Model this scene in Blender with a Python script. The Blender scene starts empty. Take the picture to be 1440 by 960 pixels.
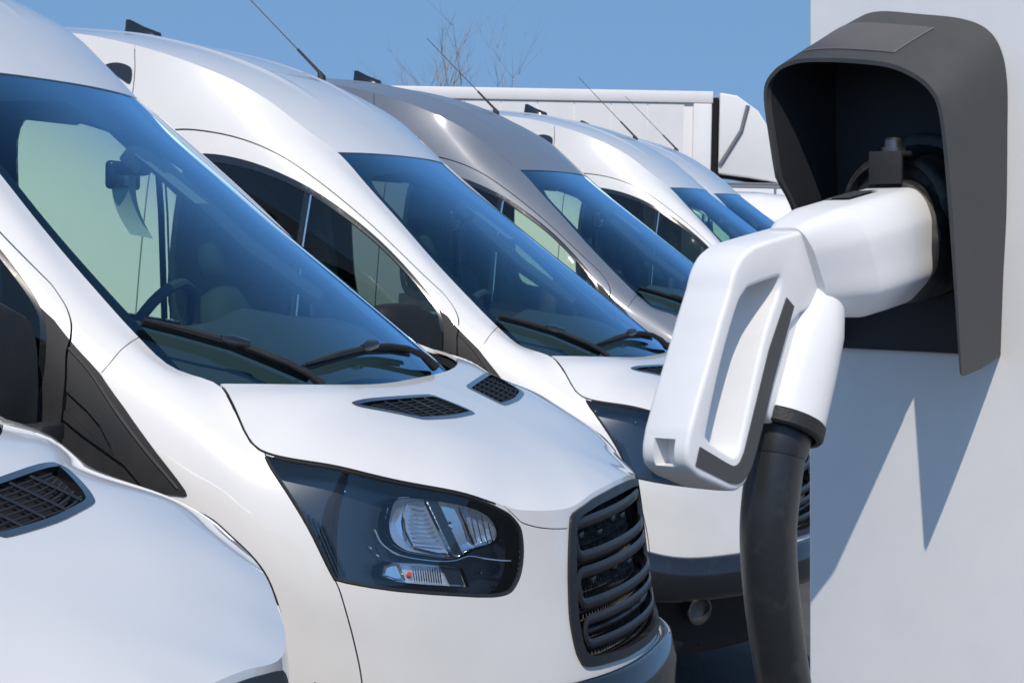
import bpy, bmesh, math, random
import numpy as np
from mathutils import Vector, Matrix
from mathutils.geometry import delaunay_2d_cdt
random.seed(4)
sc = bpy.context.scene; COL = sc.collection; R = math.radians
# ---------------------------------------------------------------- camera, sky, sun
cd = bpy.data.cameras.new('camera'); cam = bpy.data.objects.new('camera', cd); COL.objects.link(cam); sc.camera = cam
CC = Vector((0.91811, -5.45767, 1.67219)); CR = Vector((.96655, .25584, .01776)); CU = Vector((-.02989, .04360, .99860)); CD = Vector((-.25471, .96573, -.04979))
cam.matrix_world = Matrix(((CR.x, CU.x, -CD.x, CC.x), (CR.y, CU.y, -CD.y, CC.y), (CR.z, CU.z, -CD.z, CC.z), (0, 0, 0, 1)))
cd.sensor_width = 36; cd.lens = 36 * 3119.7 / 1440; cd.clip_start = .05; cd.clip_end = 3000; cd.dof.use_dof = True; cd.dof.focus_distance = 2.9; cd.dof.aperture_fstop = 52
SUN_EL, SUN_AZ = R(51), R(-75)      # azimuth of the direction towards the sun, measured from +x
w = bpy.data.worlds.new('World'); sc.world = w; w.use_nodes = True; nt = w.node_tree; nt.nodes.clear()
sky = nt.nodes.new('ShaderNodeTexSky'); sky.sky_type = 'NISHITA'; sky.sun_disc = False; sky.sun_elevation = SUN_EL
sky.sun_rotation = math.pi / 2 - SUN_AZ; sky.air_density = 1.0; sky.dust_density = .1; sky.ozone_density = 2.2
bg = nt.nodes.new('ShaderNodeBackground'); bg.inputs[1].default_value = .148; wo = nt.nodes.new('ShaderNodeOutputWorld')
tcw = nt.nodes.new('ShaderNodeTexCoord'); sp = nt.nodes.new('ShaderNodeSeparateXYZ'); mz = nt.nodes.new('ShaderNodeMath'); mz.operation = 'MULTIPLY_ADD'; mz.inputs[1].default_value = .42; mz.inputs[2].default_value = .40; cb = nt.nodes.new('ShaderNodeCombineXYZ'); nv = nt.nodes.new('ShaderNodeVectorMath'); nv.operation = 'NORMALIZE'
mx0 = nt.nodes.new('ShaderNodeMath'); mx0.operation = 'MAXIMUM'; mx0.inputs[1].default_value = 0
nt.links.new(tcw.outputs['Generated'], sp.inputs[0]); nt.links.new(sp.outputs[0], cb.inputs[0]); nt.links.new(sp.outputs[1], cb.inputs[1]); nt.links.new(sp.outputs[2], mx0.inputs[0]); nt.links.new(mx0.outputs[0], mz.inputs[0]); nt.links.new(mz.outputs[0], cb.inputs[2]); nt.links.new(cb.outputs[0], nv.inputs[0]); nt.links.new(nv.outputs[0], sky.inputs[0])
tin = nt.nodes.new('ShaderNodeMix'); tin.data_type = 'RGBA'; tin.blend_type = 'MULTIPLY'; tin.inputs[0].default_value = 1; tin.inputs[7].default_value = (.84, .965, .965, 1); nt.links.new(sky.outputs[0], tin.inputs[6]); nt.links.new(tin.outputs[2], bg.inputs[0]); nt.links.new(bg.outputs[0], wo.inputs[0])
sl = bpy.data.lights.new('sun', 'SUN'); sl.energy = 3.0; sl.angle = R(.5); sl.color = (1, .92, .81); so = bpy.data.objects.new('sun', sl); COL.objects.link(so)
so.rotation_euler = Vector((math.cos(SUN_EL) * math.cos(SUN_AZ), math.cos(SUN_EL) * math.sin(SUN_AZ), math.sin(SUN_EL))).to_track_quat('Z', 'Y').to_euler()
sc.view_settings.view_transform = 'Standard'; sc.view_settings.look = 'None'; sc.view_settings.exposure = .19; sc.view_settings.gamma = 1
sc.cycles.max_bounces = 10; sc.cycles.transparent_max_bounces = 24; sc.cycles.caustics_reflective = False; sc.cycles.caustics_refractive = False
# ---------------------------------------------------------------- materials
MATS = {}
def mat(name, col, rough=.5, metal=0, coat=0, coat_r=.03, spec=.5, noise=None, bump=None, ior=None):
    m = bpy.data.materials.new(name); m.use_nodes = True; t = m.node_tree; b = t.nodes['Principled BSDF']
    b.inputs['Base Color'].default_value = (*col, 1); b.inputs['Roughness'].default_value = rough; b.inputs['Metallic'].default_value = metal
    b.inputs['Coat Weight'].default_value = coat; b.inputs['Coat Roughness'].default_value = coat_r; b.inputs['Specular IOR Level'].default_value = spec
    tc = t.nodes.new('ShaderNodeTexCoord')
    if noise:   # (scale, second colour, low, high, roughness spread)
        s, c2, lo, hi, rs = noise
        n = t.nodes.new('ShaderNodeTexNoise'); n.inputs['Scale'].default_value = s; n.inputs['Detail'].default_value = 6; n.inputs['Roughness'].default_value = .65
        t.links.new(tc.outputs['Object'], n.inputs['Vector'])
        r = t.nodes.new('ShaderNodeMapRange'); r.inputs[1].default_value = lo; r.inputs[2].default_value = hi; t.links.new(n.outputs[0], r.inputs[0])
        x = t.nodes.new('ShaderNodeMix'); x.data_type = 'RGBA'; x.inputs[6].default_value = (*col, 1); x.inputs[7].default_value = (*c2, 1)
        t.links.new(r.outputs[0], x.inputs[0]); t.links.new(x.outputs[2], b.inputs['Base Color'])
        if rs:
            q = t.nodes.new('ShaderNodeMapRange'); q.inputs[3].default_value = rough; q.inputs[4].default_value = rough + rs
            t.links.new(r.outputs[0], q.inputs[0]); t.links.new(q.outputs[0], b.inputs['Roughness'])
    if bump:    # (scale, strength, distance)
        n = t.nodes.new('ShaderNodeTexNoise'); n.inputs['Scale'].default_value = bump[0]; n.inputs['Detail'].default_value = 3; t.links.new(tc.outputs['Object'], n.inputs['Vector'])
        u = t.nodes.new('ShaderNodeBump'); u.inputs['Strength'].default_value = bump[1]; u.inputs['Distance'].default_value = bump[2]
        t.links.new(n.outputs[0], u.inputs['Height']); t.links.new(u.outputs[0], b.inputs['Normal'])
    MATS[name] = m; return m
def glassmat(name, tint, ior=1.5, rough=0.0, boost=1.0, refl=(1, 1, 1)):
    m = bpy.data.materials.new(name); m.use_nodes = True; t = m.node_tree; t.nodes.clear()
    o = t.nodes.new('ShaderNodeOutputMaterial'); mx = t.nodes.new('ShaderNodeMixShader'); tr = t.nodes.new('ShaderNodeBsdfTransparent'); gl = t.nodes.new('ShaderNodeBsdfGlossy')
    ge = t.nodes.new('ShaderNodeNewGeometry'); dt = t.nodes.new('ShaderNodeVectorMath'); dt.operation = 'DOT_PRODUCT'; f0 = ((ior - 1) / (ior + 1)) ** 2
    t.links.new(ge.outputs['Incoming'], dt.inputs[0]); t.links.new(ge.outputs['Normal'], dt.inputs[1])
    def mth(op, a, b_, clamp=False):
        n = t.nodes.new('ShaderNodeMath'); n.operation = op; n.use_clamp = clamp
        for i, q in enumerate((a, b_)):
            if q is None: continue
            if isinstance(q, (int, float)): n.inputs[i].default_value = q
            else: t.links.new(q, n.inputs[i])
        return n.outputs[0]
    c = mth('ABSOLUTE', dt.outputs['Value'], None); c = mth('SUBTRACT', 1.0, c, True); c = mth('POWER', c, 5.0); c = mth('MULTIPLY', c, 1 - f0); c = mth('ADD', c, f0); c = mth('MULTIPLY', c, boost, True)
    tr.inputs[0].default_value = (*tint, 1); gl.inputs[0].default_value = (*refl, 1); gl.inputs['Roughness'].default_value = rough
    t.links.new(c, mx.inputs[0]); t.links.new(tr.outputs[0], mx.inputs[1]); t.links.new(gl.outputs[0], mx.inputs[2]); t.links.new(mx.outputs[0], o.inputs[0])
    MATS[name] = m; return m
mat('white_paint', (.82, .785, .75), .28, coat=1, noise=(2.2, (.77, .735, .69), .5, .8, .06))
mat('silver_paint', (.175, .19, .225), .48, metal=.12, coat=.5, coat_r=.12, noise=(2.0, (.16, .175, .205), .45, .8, .05))
mat('rough_black', (.020, .020, .022), .58, spec=.35, noise=(9, (.030, .029, .028), .4, .75, .1), bump=(420, .25, .002))
mat('mirror_black', (.013, .013, .014), .5, spec=.35, noise=(30, (.02, .019, .018), .5, .8, .1), bump=(500, .2, .001))
mat('gloss_black', (.010, .012, .016), .16, coat=.6, noise=(14, (.03, .028, .026), .55, .8, .25))
mat('grille_black', (.014, .014, .015), .42, coat=.1, noise=(14, (.035, .033, .030), .5, .75, .2))
mat('rubber', (.014, .014, .015), .5, noise=(12, (.03, .028, .026), .5, .8, .1))
mat('void', (.004, .004, .005), .9)
mat('interior', (.050, .058, .068), .75, bump=(120, .2, .003))
mat('paper', (.78, .78, .74), .8)
mat('interior_light', (.30, .31, .32), .8)
mat('seat_cloth', (.05, .057, .070), .9, bump=(200, .4, .003))
mat('chrome', (.82, .83, .85), .10, metal=1)
mat('ribbed_silver', (.70, .72, .75), .18, metal=1, bump=(60, .15, .004))
mat('lamp_housing', (.016, .022, .034), .38, coat=.3)
mat('reflector_blue', (.62, .66, .72), .24, metal=.75, coat=.5, bump=(70, .2, .003))
mat('reflector_silver', (.92, .93, .95), .25, metal=.6, coat=.6, bump=(45, .25, .004))
mat('amber', (.75, .09, .02), .25, coat=.5)
mat('steel', (.17, .17, .175), .35, metal=.9, noise=(20, (.20, .17, .14), .5, .7, .2))
mat('wheel_silver', (.42, .43, .44), .35, metal=.8)
mat('radiator', (.12, .10, .085), .6, noise=(40, (.03, .028, .025), .4, .6, .1))
mat('frit', (.006, .008, .012), .12)
glassmat('window_glass', (.74, .88, .78), 1.5, boost=1.1)
glassmat('windscreen_glass', (.60, .79, .75), 1.5, boost=1.9, refl=(.46, .74, 1))
glassmat('lens_glass', (.90, .93, .97), 1.5, boost=1.6, refl=(.75, .9, 1))
# ---------------------------------------------------------------- helpers
def link(name, me, m=None, parent=None):
    o = bpy.data.objects.new(name, me); COL.objects.link(o)
    if m is not None: me.materials.append(MATS[m] if isinstance(m, str) else m)
    if parent is not None: o.parent = parent
    return o
def empty(name, loc=(0, 0, 0), label=None, cat=None, group=None):
    o = bpy.data.objects.new(name, None); COL.objects.link(o); o.location = loc; o.empty_display_size = .1
    if label: o['label'] = label
    if cat: o['category'] = cat
    if group: o['group'] = group
    return o
def tag(o, label=None, cat=None, group=None, kind=None):
    for k, v in (('label', label), ('category', cat), ('group', group), ('kind', kind)):
        if v: o[k] = v
    return o
class MB:   # plain mesh collector
    def __init__(s): s.v = []; s.f = []
    def add(s, v, f): n = len(s.v); s.v += [tuple(map(float, p)) for p in v]; s.f += [tuple(n + i for i in q) for q in f]; return s
    def box(s, c, d, rot=None):
        v = [Vector((x * d[0] / 2, y * d[1] / 2, z * d[2] / 2)) for x in (-1, 1) for y in (-1, 1) for z in (-1, 1)]
        if rot is not None: v = [rot @ p for p in v]
        return s.add([p + Vector(c) for p in v], [(0, 1, 3, 2), (4, 6, 7, 5), (0, 4, 5, 1), (2, 3, 7, 6), (0, 2, 6, 4), (1, 5, 7, 3)])
    def tube(s, pts, rad, n=8, closed=False, cap=True, flat=1.0, up=None):
        pts = [Vector(p) for p in pts]; m = len(pts); rad = rad if hasattr(rad, '__len__') else [rad] * m; V = []; prev = None
        for i, p in enumerate(pts):
            a = pts[(i - 1) % m] if (i > 0 or closed) else p; b = pts[(i + 1) % m] if (i < m - 1 or closed) else p
            t = (b - a).normalized()
            if up is not None: x = Vector(up).cross(t).normalized()
            elif prev is None: x = t.orthogonal().normalized()
            else: x = (prev - t * prev.dot(t)).normalized()
            prev = x; y = t.cross(x)
            V += [p + x * math.cos(k * 2 * math.pi / n) * rad[i] + y * math.sin(k * 2 * math.pi / n) * rad[i] * flat for k in range(n)]
        F = [(i * n + k, i * n + (k + 1) % n, ((i + 1) % m) * n + (k + 1) % n, ((i + 1) % m) * n + k) for i in range(m if closed else m - 1) for k in range(n)]
        if cap and not closed: F += [tuple(range(n))[::-1], tuple((m - 1) * n + k for k in range(n))]
        return s.add(V, F)
    def sheet(s, P):   # P[i][j] grid
        a, b = len(P), len(P[0]); return s.add([p for r in P for p in r], [(i * b + j, (i + 1) * b + j, (i + 1) * b + j + 1, i * b + j + 1) for i in range(a - 1) for j in range(b - 1)])
    def loft(s, rings, cap=True):
        n = len(rings[0]); m = len(rings); F = [(i * n + k, i * n + (k + 1) % n, (i + 1) * n + (k + 1) % n, (i + 1) * n + k) for i in range(m - 1) for k in range(n)]
        if cap: F += [tuple(range(n))[::-1], tuple((m - 1) * n + k for k in range(n))]
        return s.add([p for r in rings for p in r], F)
    def mesh(s, name, smooth=True, angle=40):
        me = bpy.data.meshes.new(name); me.from_pydata(s.v, [], s.f); me.validate()
        b = bmesh.new(); b.from_mesh(me); bmesh.ops.recalc_face_normals(b, faces=b.faces); b.to_mesh(me); b.free()
        if smooth: me.shade_smooth(); me.set_sharp_from_angle(angle=R(angle))
        return me
    def build(s, name, m, parent=None, bevel=0, seg=2, sub=0, angle=40):
        o = link(name, s.mesh(name, True, angle), m, parent)
        if bevel or sub: finish(o, bevel, seg, sub, angle)
        return o
def finish(o, bevel=0, seg=2, sub=0, angle=40):
    """bake bevel / subdivision into the mesh so that copies share plain data"""
    me = o.data
    if bevel:
        b = bmesh.new(); b.from_mesh(me); bmesh.ops.remove_doubles(b, verts=b.verts, dist=1e-6)
        ed = [e for e in b.edges if len(e.link_faces) == 2 and e.calc_face_angle(0) > R(30)]
        bmesh.ops.bevel(b, geom=ed, offset=bevel, segments=seg, profile=.5, affect='EDGES', clamp_overlap=True)
        b.to_mesh(me); b.free(); me.shade_smooth(); me.set_sharp_from_angle(angle=R(angle))
    if sub:
        md = o.modifiers.new('s', 'SUBSURF'); md.levels = md.render_levels = sub
    return o
def resample(P, step, closed=False):
    P = [tuple(p) for p in P]; Q = P + [P[0]] if closed else P; out = []
    for a, b in zip(Q[:-1], Q[1:]):
        n = max(1, int(math.ceil(math.dist(a, b) / step))); out += [(a[0] + (b[0] - a[0]) * k / n, a[1] + (b[1] - a[1]) * k / n) for k in range(n)]
    return out if closed else out + [Q[-1]]
def smooth_line(P, n=4, closed=False):
    P = [np.array(p, float) for p in P]; out = []; m = len(P)
    for i in range(m if closed else m - 1):
        p0 = P[(i - 1) % m] if (closed or i > 0) else P[i]; p1 = P[i]; p2 = P[(i + 1) % m]; p3 = P[(i + 2) % m] if (closed or i < m - 2) else p2
        for k in range(n):
            t = k / n; out.append(tuple(.5 * ((2 * p1) + (p2 - p0) * t + (2 * p0 - 5 * p1 + 4 * p2 - p3) * t * t + (3 * p1 - p0 - 3 * p2 + p3) * t ** 3)))
    return out if closed else out + [tuple(P[-1])]
def offset_line(P, d):
    P = np.array(P, float); T = np.gradient(P, axis=0); T /= np.linalg.norm(T, axis=1)[:, None] + 1e-12
    return P + np.stack([-T[:, 1], T[:, 0]], 1) * d
def band(P, w):
    return [tuple(p) for p in offset_line(P, w / 2)] + [tuple(p) for p in offset_line(P, -w / 2)[::-1]]
def grow(P, d):      # closed loop grown outwards by d
    P = np.array(P, float); n = len(P); A = 0
    for i in range(n): A += P[i][0] * P[(i + 1) % n][1] - P[(i + 1) % n][0] * P[i][1]
    T = np.roll(P, -1, 0) - np.roll(P, 1, 0); T /= np.linalg.norm(T, axis=1)[:, None] + 1e-12
    return P + np.stack([T[:, 1], -T[:, 0]], 1) * d * (1 if A > 0 else -1)
def inside(P, X):
    P = np.array(P); r = np.zeros(len(X), bool); n = len(P)
    for i in range(n):
        a, b = P[i], P[(i + 1) % n]
        if a[1] == b[1]: continue
        c = (a[1] > X[:, 1]) != (b[1] > X[:, 1]); r ^= c & (X[:, 0] < (b[0] - a[0]) * (X[:, 1] - a[1]) / (b[1] - a[1]) + a[0])
    return r
class Surf:
    """a smooth surface F(a, b) cut along feature lines into named regions"""
    def __init__(s, F, outer, loops, bands, pts, step=.03, ref=(0, 0, 1)):
        s.F = F; V = []; E = []
        def put(P, closed=True):
            n = len(V); V.extend(P); m = len(P); E.extend([(n + i, n + (i + 1) % m) for i in range(m if closed else m - 1)])
        put(resample(outer, step, True))
        for k, P in loops: put(resample(P, step, True))
        for P in bands: put(P)
        feat = np.array(V); keep = []
        X = np.array(pts); X = X[inside(outer, X)]
        for x in X:
            if np.min(np.abs(feat - x).sum(1)) > step * .35: keep.append(tuple(x))
        V.extend(keep)
        r = delaunay_2d_cdt([Vector(v) for v in V], E, [], 0, 1e-6)
        s.uv = np.array([tuple(v) for v in r[0]]); s.tri = np.array([f for f in r[2] if len(f) == 3])
        c = s.uv[s.tri].mean(1); s.lab = np.full(len(c), '', dtype=object); s.lab[inside(outer, c)] = 'rest'
        for k, P in reversed(loops): s.lab[inside(P, c) & (s.lab != '')] = k
        for P in bands: s.lab[inside(P, c) & (s.lab != '')] = 'gap'
        s.P = F(s.uv[:, 0], s.uv[:, 1]); e = 2e-3
        du = F(s.uv[:, 0] + e, s.uv[:, 1]) - F(s.uv[:, 0] - e, s.uv[:, 1]); dv = F(s.uv[:, 0], s.uv[:, 1] + e) - F(s.uv[:, 0], s.uv[:, 1] - e)
        N = np.cross(du, dv); l = np.linalg.norm(N, axis=1)[:, None]; N /= np.where(l < 1e-12, 1, l)
        N[l[:, 0] < 3e-7] = (.35, 0, .94)
        if ref == (0, 0, 1): N[N[:, 2] * np.sign((N * np.array(ref)).sum()) < .05] = (.35, 0, .94)
        if ref == (0, 0, 1) and (N * np.array(ref)).sum() < 0: N[N[:, 2] > 0] *= -1
        s.N = N * (1 if (N * np.array(ref)).sum() > 0 else -1)
    def part(s, labs, name, side=1, off=0.0, skirt=.012, depth=None, both=False):
        labs = (labs,) if isinstance(labs, str) else labs
        T = s.tri[np.isin(s.lab, labs)]
        if len(T) == 0: print('EMPTY', name, labs); return None
        idx, inv = np.unique(T, return_inverse=True); T = inv.reshape(-1, 3)
        P = s.P[idx] + s.N[idx] * (off if depth is None else depth(s.uv[idx]))[..., None] if depth is not None else s.P[idx] + s.N[idx] * off
        N = s.N[idx].copy(); P = P.copy()
        # orient
        a, b, c = P[T[:, 0]], P[T[:, 1]], P[T[:, 2]]; fl = (np.cross(b - a, c - a) * N[T[:, 0]]).sum(1) < 0; T[fl] = T[fl][:, ::-1]
        if depth is not None:   # recompute normals for displaced sheets
            N = np.zeros_like(P); fn = np.cross(P[T[:, 1]] - P[T[:, 0]], P[T[:, 2]] - P[T[:, 0]])
            for k in range(3): np.add.at(N, T[:, k], fn)
            N /= np.linalg.norm(N, axis=1)[:, None] + 1e-12
        V = [P]; NN = [N]; F = [tuple(t) for t in T]; n = len(P)
        if skirt:
            cnt = {}
            for t in T:
                for i in range(3):
                    e = (t[i], t[(i + 1) % 3]); cnt[e] = 1
            bd = [e for e in cnt if (e[1], e[0]) not in cnt and not (both and abs(P[e[0]][1]) < 1e-4 and abs(P[e[1]][1]) < 1e-4)]
            Vs = []; Ns = []
            for i, j in bd:
                fnn = np.cross(P[j] - P[i], N[i]); fnn /= np.linalg.norm(fnn) + 1e-12
                k = n + len(Vs); Vs += [P[i], P[j], P[j] - N[j] * skirt, P[i] - N[i] * skirt]; Ns += [fnn] * 4; F.append((k + 1, k, k + 3, k + 2))
            if Vs: V.append(np.array(Vs)); NN.append(np.array(Ns))
        V = np.vstack(V); NN = np.vstack(NN)
        def mk(sd, base):
            v = V * np.array([1, sd, 1]); nn = NN * np.array([1, sd, 1]); f = F if sd > 0 else [q[::-1] for q in F]
            return v, nn, [tuple(int(i) + base for i in q) for q in f]
        if both: v1, n1, f1 = mk(1, 0); v2, n2, f2 = mk(-1, len(V)); v = np.vstack([v1, v2]); nn = np.vstack([n1, n2]); f = f1 + f2
        else: v, nn, f = mk(side, 0)
        me = bpy.data.meshes.new(name); me.from_pydata(v.tolist(), [], f); me.update(); me.shade_smooth()
        me.normals_split_custom_set_from_vertices([tuple(x) for x in nn])
        return me
# ---------------------------------------------------------------- van surfaces
# van frame: nose at x = 0, tail at -x, half width h >= 0, z up; metres
def pchip_d(k, P):
    k = np.asarray(k, float); P = np.asarray(P, float); n = len(k)
    h = np.diff(k).reshape((-1,) + (1,) * (P.ndim - 1)); s = np.diff(P, axis=0) / h
    d = np.zeros_like(P); w1 = 2 * h[1:] + h[:-1]; w2 = h[1:] + 2 * h[:-1]
    ok = s[:-1] * s[1:] > 0; ss = np.where(ok, s[:-1] * s[1:], 1)
    den = np.where(ok, w1 * s[1:] + w2 * s[:-1], 1)
    d[1:-1] = np.where(ok, (w1 + w2) * ss / np.where(den == 0, 1, den), 0)
    d[0] = s[0]; d[-1] = s[-1]
    return d
def fd_d(k, P):
    k = np.asarray(k, float); P = np.asarray(P, float)
    h = np.diff(k).reshape((-1,) + (1,) * (P.ndim - 1)); s = np.diff(P, axis=0) / h
    d = np.zeros_like(P); d[1:-1] = (s[:-1] * h[1:] + s[1:] * h[:-1]) / (h[1:] + h[:-1])
    d[0] = s[0]; d[-1] = s[-1]
    return d
def curve(k, P, t, D=None):
    k = np.asarray(k, float); P = np.asarray(P, float); D = pchip_d(k, P) if D is None else D
    t = np.clip(np.asarray(t, float), k[0], k[-1]); i = np.clip(np.searchsorted(k, t, 'right') - 1, 0, len(k) - 2)
    h = k[i + 1] - k[i]; a = (t - k[i]) / h
    if P.ndim > 1: a = a[..., None]; h = h[..., None]
    return ((1 + 2 * a) * (1 - a) ** 2 * P[i] + a * (1 - a) ** 2 * h * D[i] + a * a * (3 - 2 * a) * P[i + 1] + a * a * (a - 1) * h * D[i + 1])

# top rail beyond the hood corner = windscreen edge, then the roof crest
GEX = [.975, 1.085, 1.184, 1.285, 1.45, 1.576, 1.715, 1.855]
GEY = [.865, .850, .828, .806, .765, .732, .690, .645]
GEZ = [1.235, 1.330, 1.422, 1.512, 1.662, 1.785, 1.912, 2.045]
def st(x, l): return [(x, y, z) for y, z in l]
STN = [
 [(-.24,0,.22),(-.13,0,.40),(-.14,0,.55),(-.17,0,.70),(-.20,0,.85),(-.228,0,.97),(-.250,0,1.045)],
 [(-.25,.2,.22),(-.142,.2,.40),(-.152,.2,.55),(-.181,.2,.70),(-.209,.2,.85),(-.236,.2,.97),(-.257,.2,1.040)],
 [(-.29,.4,.22),(-.195,.4,.40),(-.203,.4,.55),(-.222,.4,.70),(-.245,.4,.85),(-.262,.4,.96),(-.276,.4,1.022)],
 [(-.38,.57,.22),(-.285,.57,.40),(-.288,.57,.55),(-.303,.57,.70),(-.322,.57,.84),(-.332,.57,.94),(-.344,.575,1.036)],
 [(-.47,.72,.22),(-.385,.73,.40),(-.390,.735,.55),(-.405,.737,.70),(-.420,.737,.86),(-.430,.735,.99),(-.438,.729,1.087)],
 [(-.57,.85,.22),(-.50,.87,.40),(-.502,.875,.55),(-.512,.88,.71),(-.524,.882,.88),(-.536,.872,1.01),(-.548,.854,1.122)],
 [(-.68,.94,.22),(-.622,.955,.40),(-.625,.965,.58),(-.634,.976,.76),(-.643,.985,.915),(-.648,.968,1.045),(-.652,.933,1.155)],
 [(-.85,.99,.22),(-.82,1.012,.42),(-.82,1.02,.66),(-.826,1.026,.87),(-.832,1.022,1.03),(-.836,1.0,1.12),(-.837,.956,1.186)],
 [(-.925,1.0,.22),(-.925,1.016,.46),(-.925,1.024,.72),(-.925,1.028,.96),(-.925,1.016,1.12),(-.925,.985,1.225),(-.925,.90,1.288)],
 st(-.985,[(1.0,.22),(1.018,.48),(1.027,.76),(1.028,1.0),(1.012,1.17),(.96,1.275),(.82,1.320)]),
 st(-1.085,[(1.0,.22),(1.018,.48),(1.028,.78),(1.024,1.05),(1.003,1.23),(.945,1.335),(.843,1.350)]),
 st(-1.184,[(1.0,.22),(1.018,.48),(1.028,.80),(1.022,1.08),(.994,1.28),(.935,1.395),(.828,1.424)]),
 st(-1.285,[(1.0,.22),(1.018,.48),(1.028,.82),(1.018,1.12),(.985,1.36),(.925,1.475),(.806,1.512)]),
 st(-1.45,[(1.0,.22),(1.018,.50),(1.028,.85),(1.010,1.22),(.955,1.53),(.875,1.648),(.765,1.662)]),
 st(-1.576,[(1.0,.22),(1.018,.50),(1.028,.88),(1.002,1.28),(.932,1.66),(.842,1.768),(.732,1.785)]),
 st(-1.715,[(1.0,.22),(1.018,.52),(1.028,.90),(.995,1.33),(.912,1.765),(.812,1.888),(.690,1.914)]),
 st(-1.855,[(1.0,.22),(1.018,.52),(1.028,.90),(.99,1.37),(.892,1.86),(.795,2.00),(.645,2.045)]),
 st(-1.97,[(1.0,.22),(1.018,.52),(1.028,.90),(.988,1.39),(.880,1.93),(.805,2.065),(.700,2.135)]),
 st(-2.12,[(1.0,.22),(1.018,.52),(1.028,.90),(.986,1.40),(.868,1.99),(.815,2.15),(.744,2.250)]),
 st(-2.3,[(1.0,.22),(1.018,.52),(1.028,.90),(.985,1.40),(.860,2.04),(.822,2.21),(.773,2.338)]),
 st(-2.56,[(1.0,.22),(1.018,.52),(1.028,.90),(.985,1.40),(.856,2.07),(.830,2.26),(.812,2.428)]),
 st(-2.85,[(1.0,.22),(1.018,.52),(1.028,.90),(.985,1.40),(.855,2.08),(.838,2.29),(.822,2.485)]),
 st(-3.3,[(1.0,.22),(1.018,.52),(1.028,.90),(.985,1.40),(.855,2.08),(.840,2.30),(.826,2.515)]),
 st(-4.3,[(1.0,.22),(1.018,.52),(1.028,.90),(.985,1.40),(.855,2.08),(.840,2.31),(.826,2.525)]),
 st(-5.5,[(1.0,.22),(1.018,.52),(1.028,.90),(.985,1.40),(.855,2.08),(.840,2.31),(.826,2.525)]),
]
G = np.array(STN, float)
KU = np.concatenate([[0], np.cumsum(np.linalg.norm(np.diff(G, axis=0), axis=2)[:, 1:5].mean(1))])
KV = np.array([0, .27, .58, .90, 1.22, 1.40, 1.56])
GU = fd_d(KU, G); GV = np.swapaxes(fd_d(KV, np.swapaxes(G, 0, 1)), 0, 1)
_pc = pchip_d(KU, G); GU[..., 2] = _pc[..., 2]; GU[..., 1] = _pc[..., 1]
GUV = fd_d(KU, GV)
def bicubic(KU, KV, G, GU, GV, GUV):
    def f(u, v):
        u = np.clip(np.asarray(u, float), 0, KU[-1]); v = np.clip(np.asarray(v, float), 0, KV[-1])
        i = np.clip(np.searchsorted(KU, u, 'right') - 1, 0, len(KU) - 2); j = np.clip(np.searchsorted(KV, v, 'right') - 1, 0, len(KV) - 2)
        hu = (KU[i + 1] - KU[i])[..., None]; hv = (KV[j + 1] - KV[j])[..., None]
        a = (u - KU[i])[..., None] / hu; b = (v - KV[j])[..., None] / hv
        def hb(a): return (1 + 2 * a) * (1 - a) ** 2, a * (1 - a) ** 2, a * a * (3 - 2 * a), a * a * (a - 1)
        A = hb(a); B = hb(b); R = 0
        for di, (A0, A1) in enumerate(((A[0], A[1]), (A[2], A[3]))):
            for dj, (B0, B1) in enumerate(((B[0], B[1]), (B[2], B[3]))):
                I = i + di; J = j + dj
                R = R + A0 * B0 * G[I, J] + A1 * B0 * hu * GU[I, J] + A0 * B1 * hv * GV[I, J] + A1 * B1 * hu * hv * GUV[I, J]
        return R
    return f
shell_raw = bicubic(KU, KV, G, GU, GV, GUV)
# fair the surface: sample it finely and relax it, the top rail stays put
FU = np.linspace(0, KU[-1], 309); FV = np.linspace(0, KV[-1], 79)
_g = shell_raw(*np.meshgrid(FU, FV, indexing='ij'))
def relax(g, it, wu, wv):
    for _ in range(it):
        p = np.concatenate([g[1:2] * np.array([1, -1, 1]), g, g[-1:] * 2 - g[-2:-1]], 0)
        g = g + wu * .5 * (.5 * (p[2:] + p[:-2]) - g)
        q = g.copy(); q[:, 1:-1] = g[:, 1:-1] + wv[:, 1:-1] * .5 * (.5 * (g[:, 2:] + g[:, :-2]) - g[:, 1:-1]); g = q
    return g
_d = (KV[-1] - FV)[None, :, None]
_g = relax(_g, 26, np.maximum(np.clip(_d / .16, 0, 1) ** .8, .10) * np.ones_like(_g), np.clip(_d / .20, 0, 1) * .7 * np.ones_like(_g))
_gu = fd_d(FU, _g); _gv = np.swapaxes(fd_d(FV, np.swapaxes(_g, 0, 1)), 0, 1)
shell = bicubic(FU, FV, _g, _gu, _gv, fd_d(FU, _gv))
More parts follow.
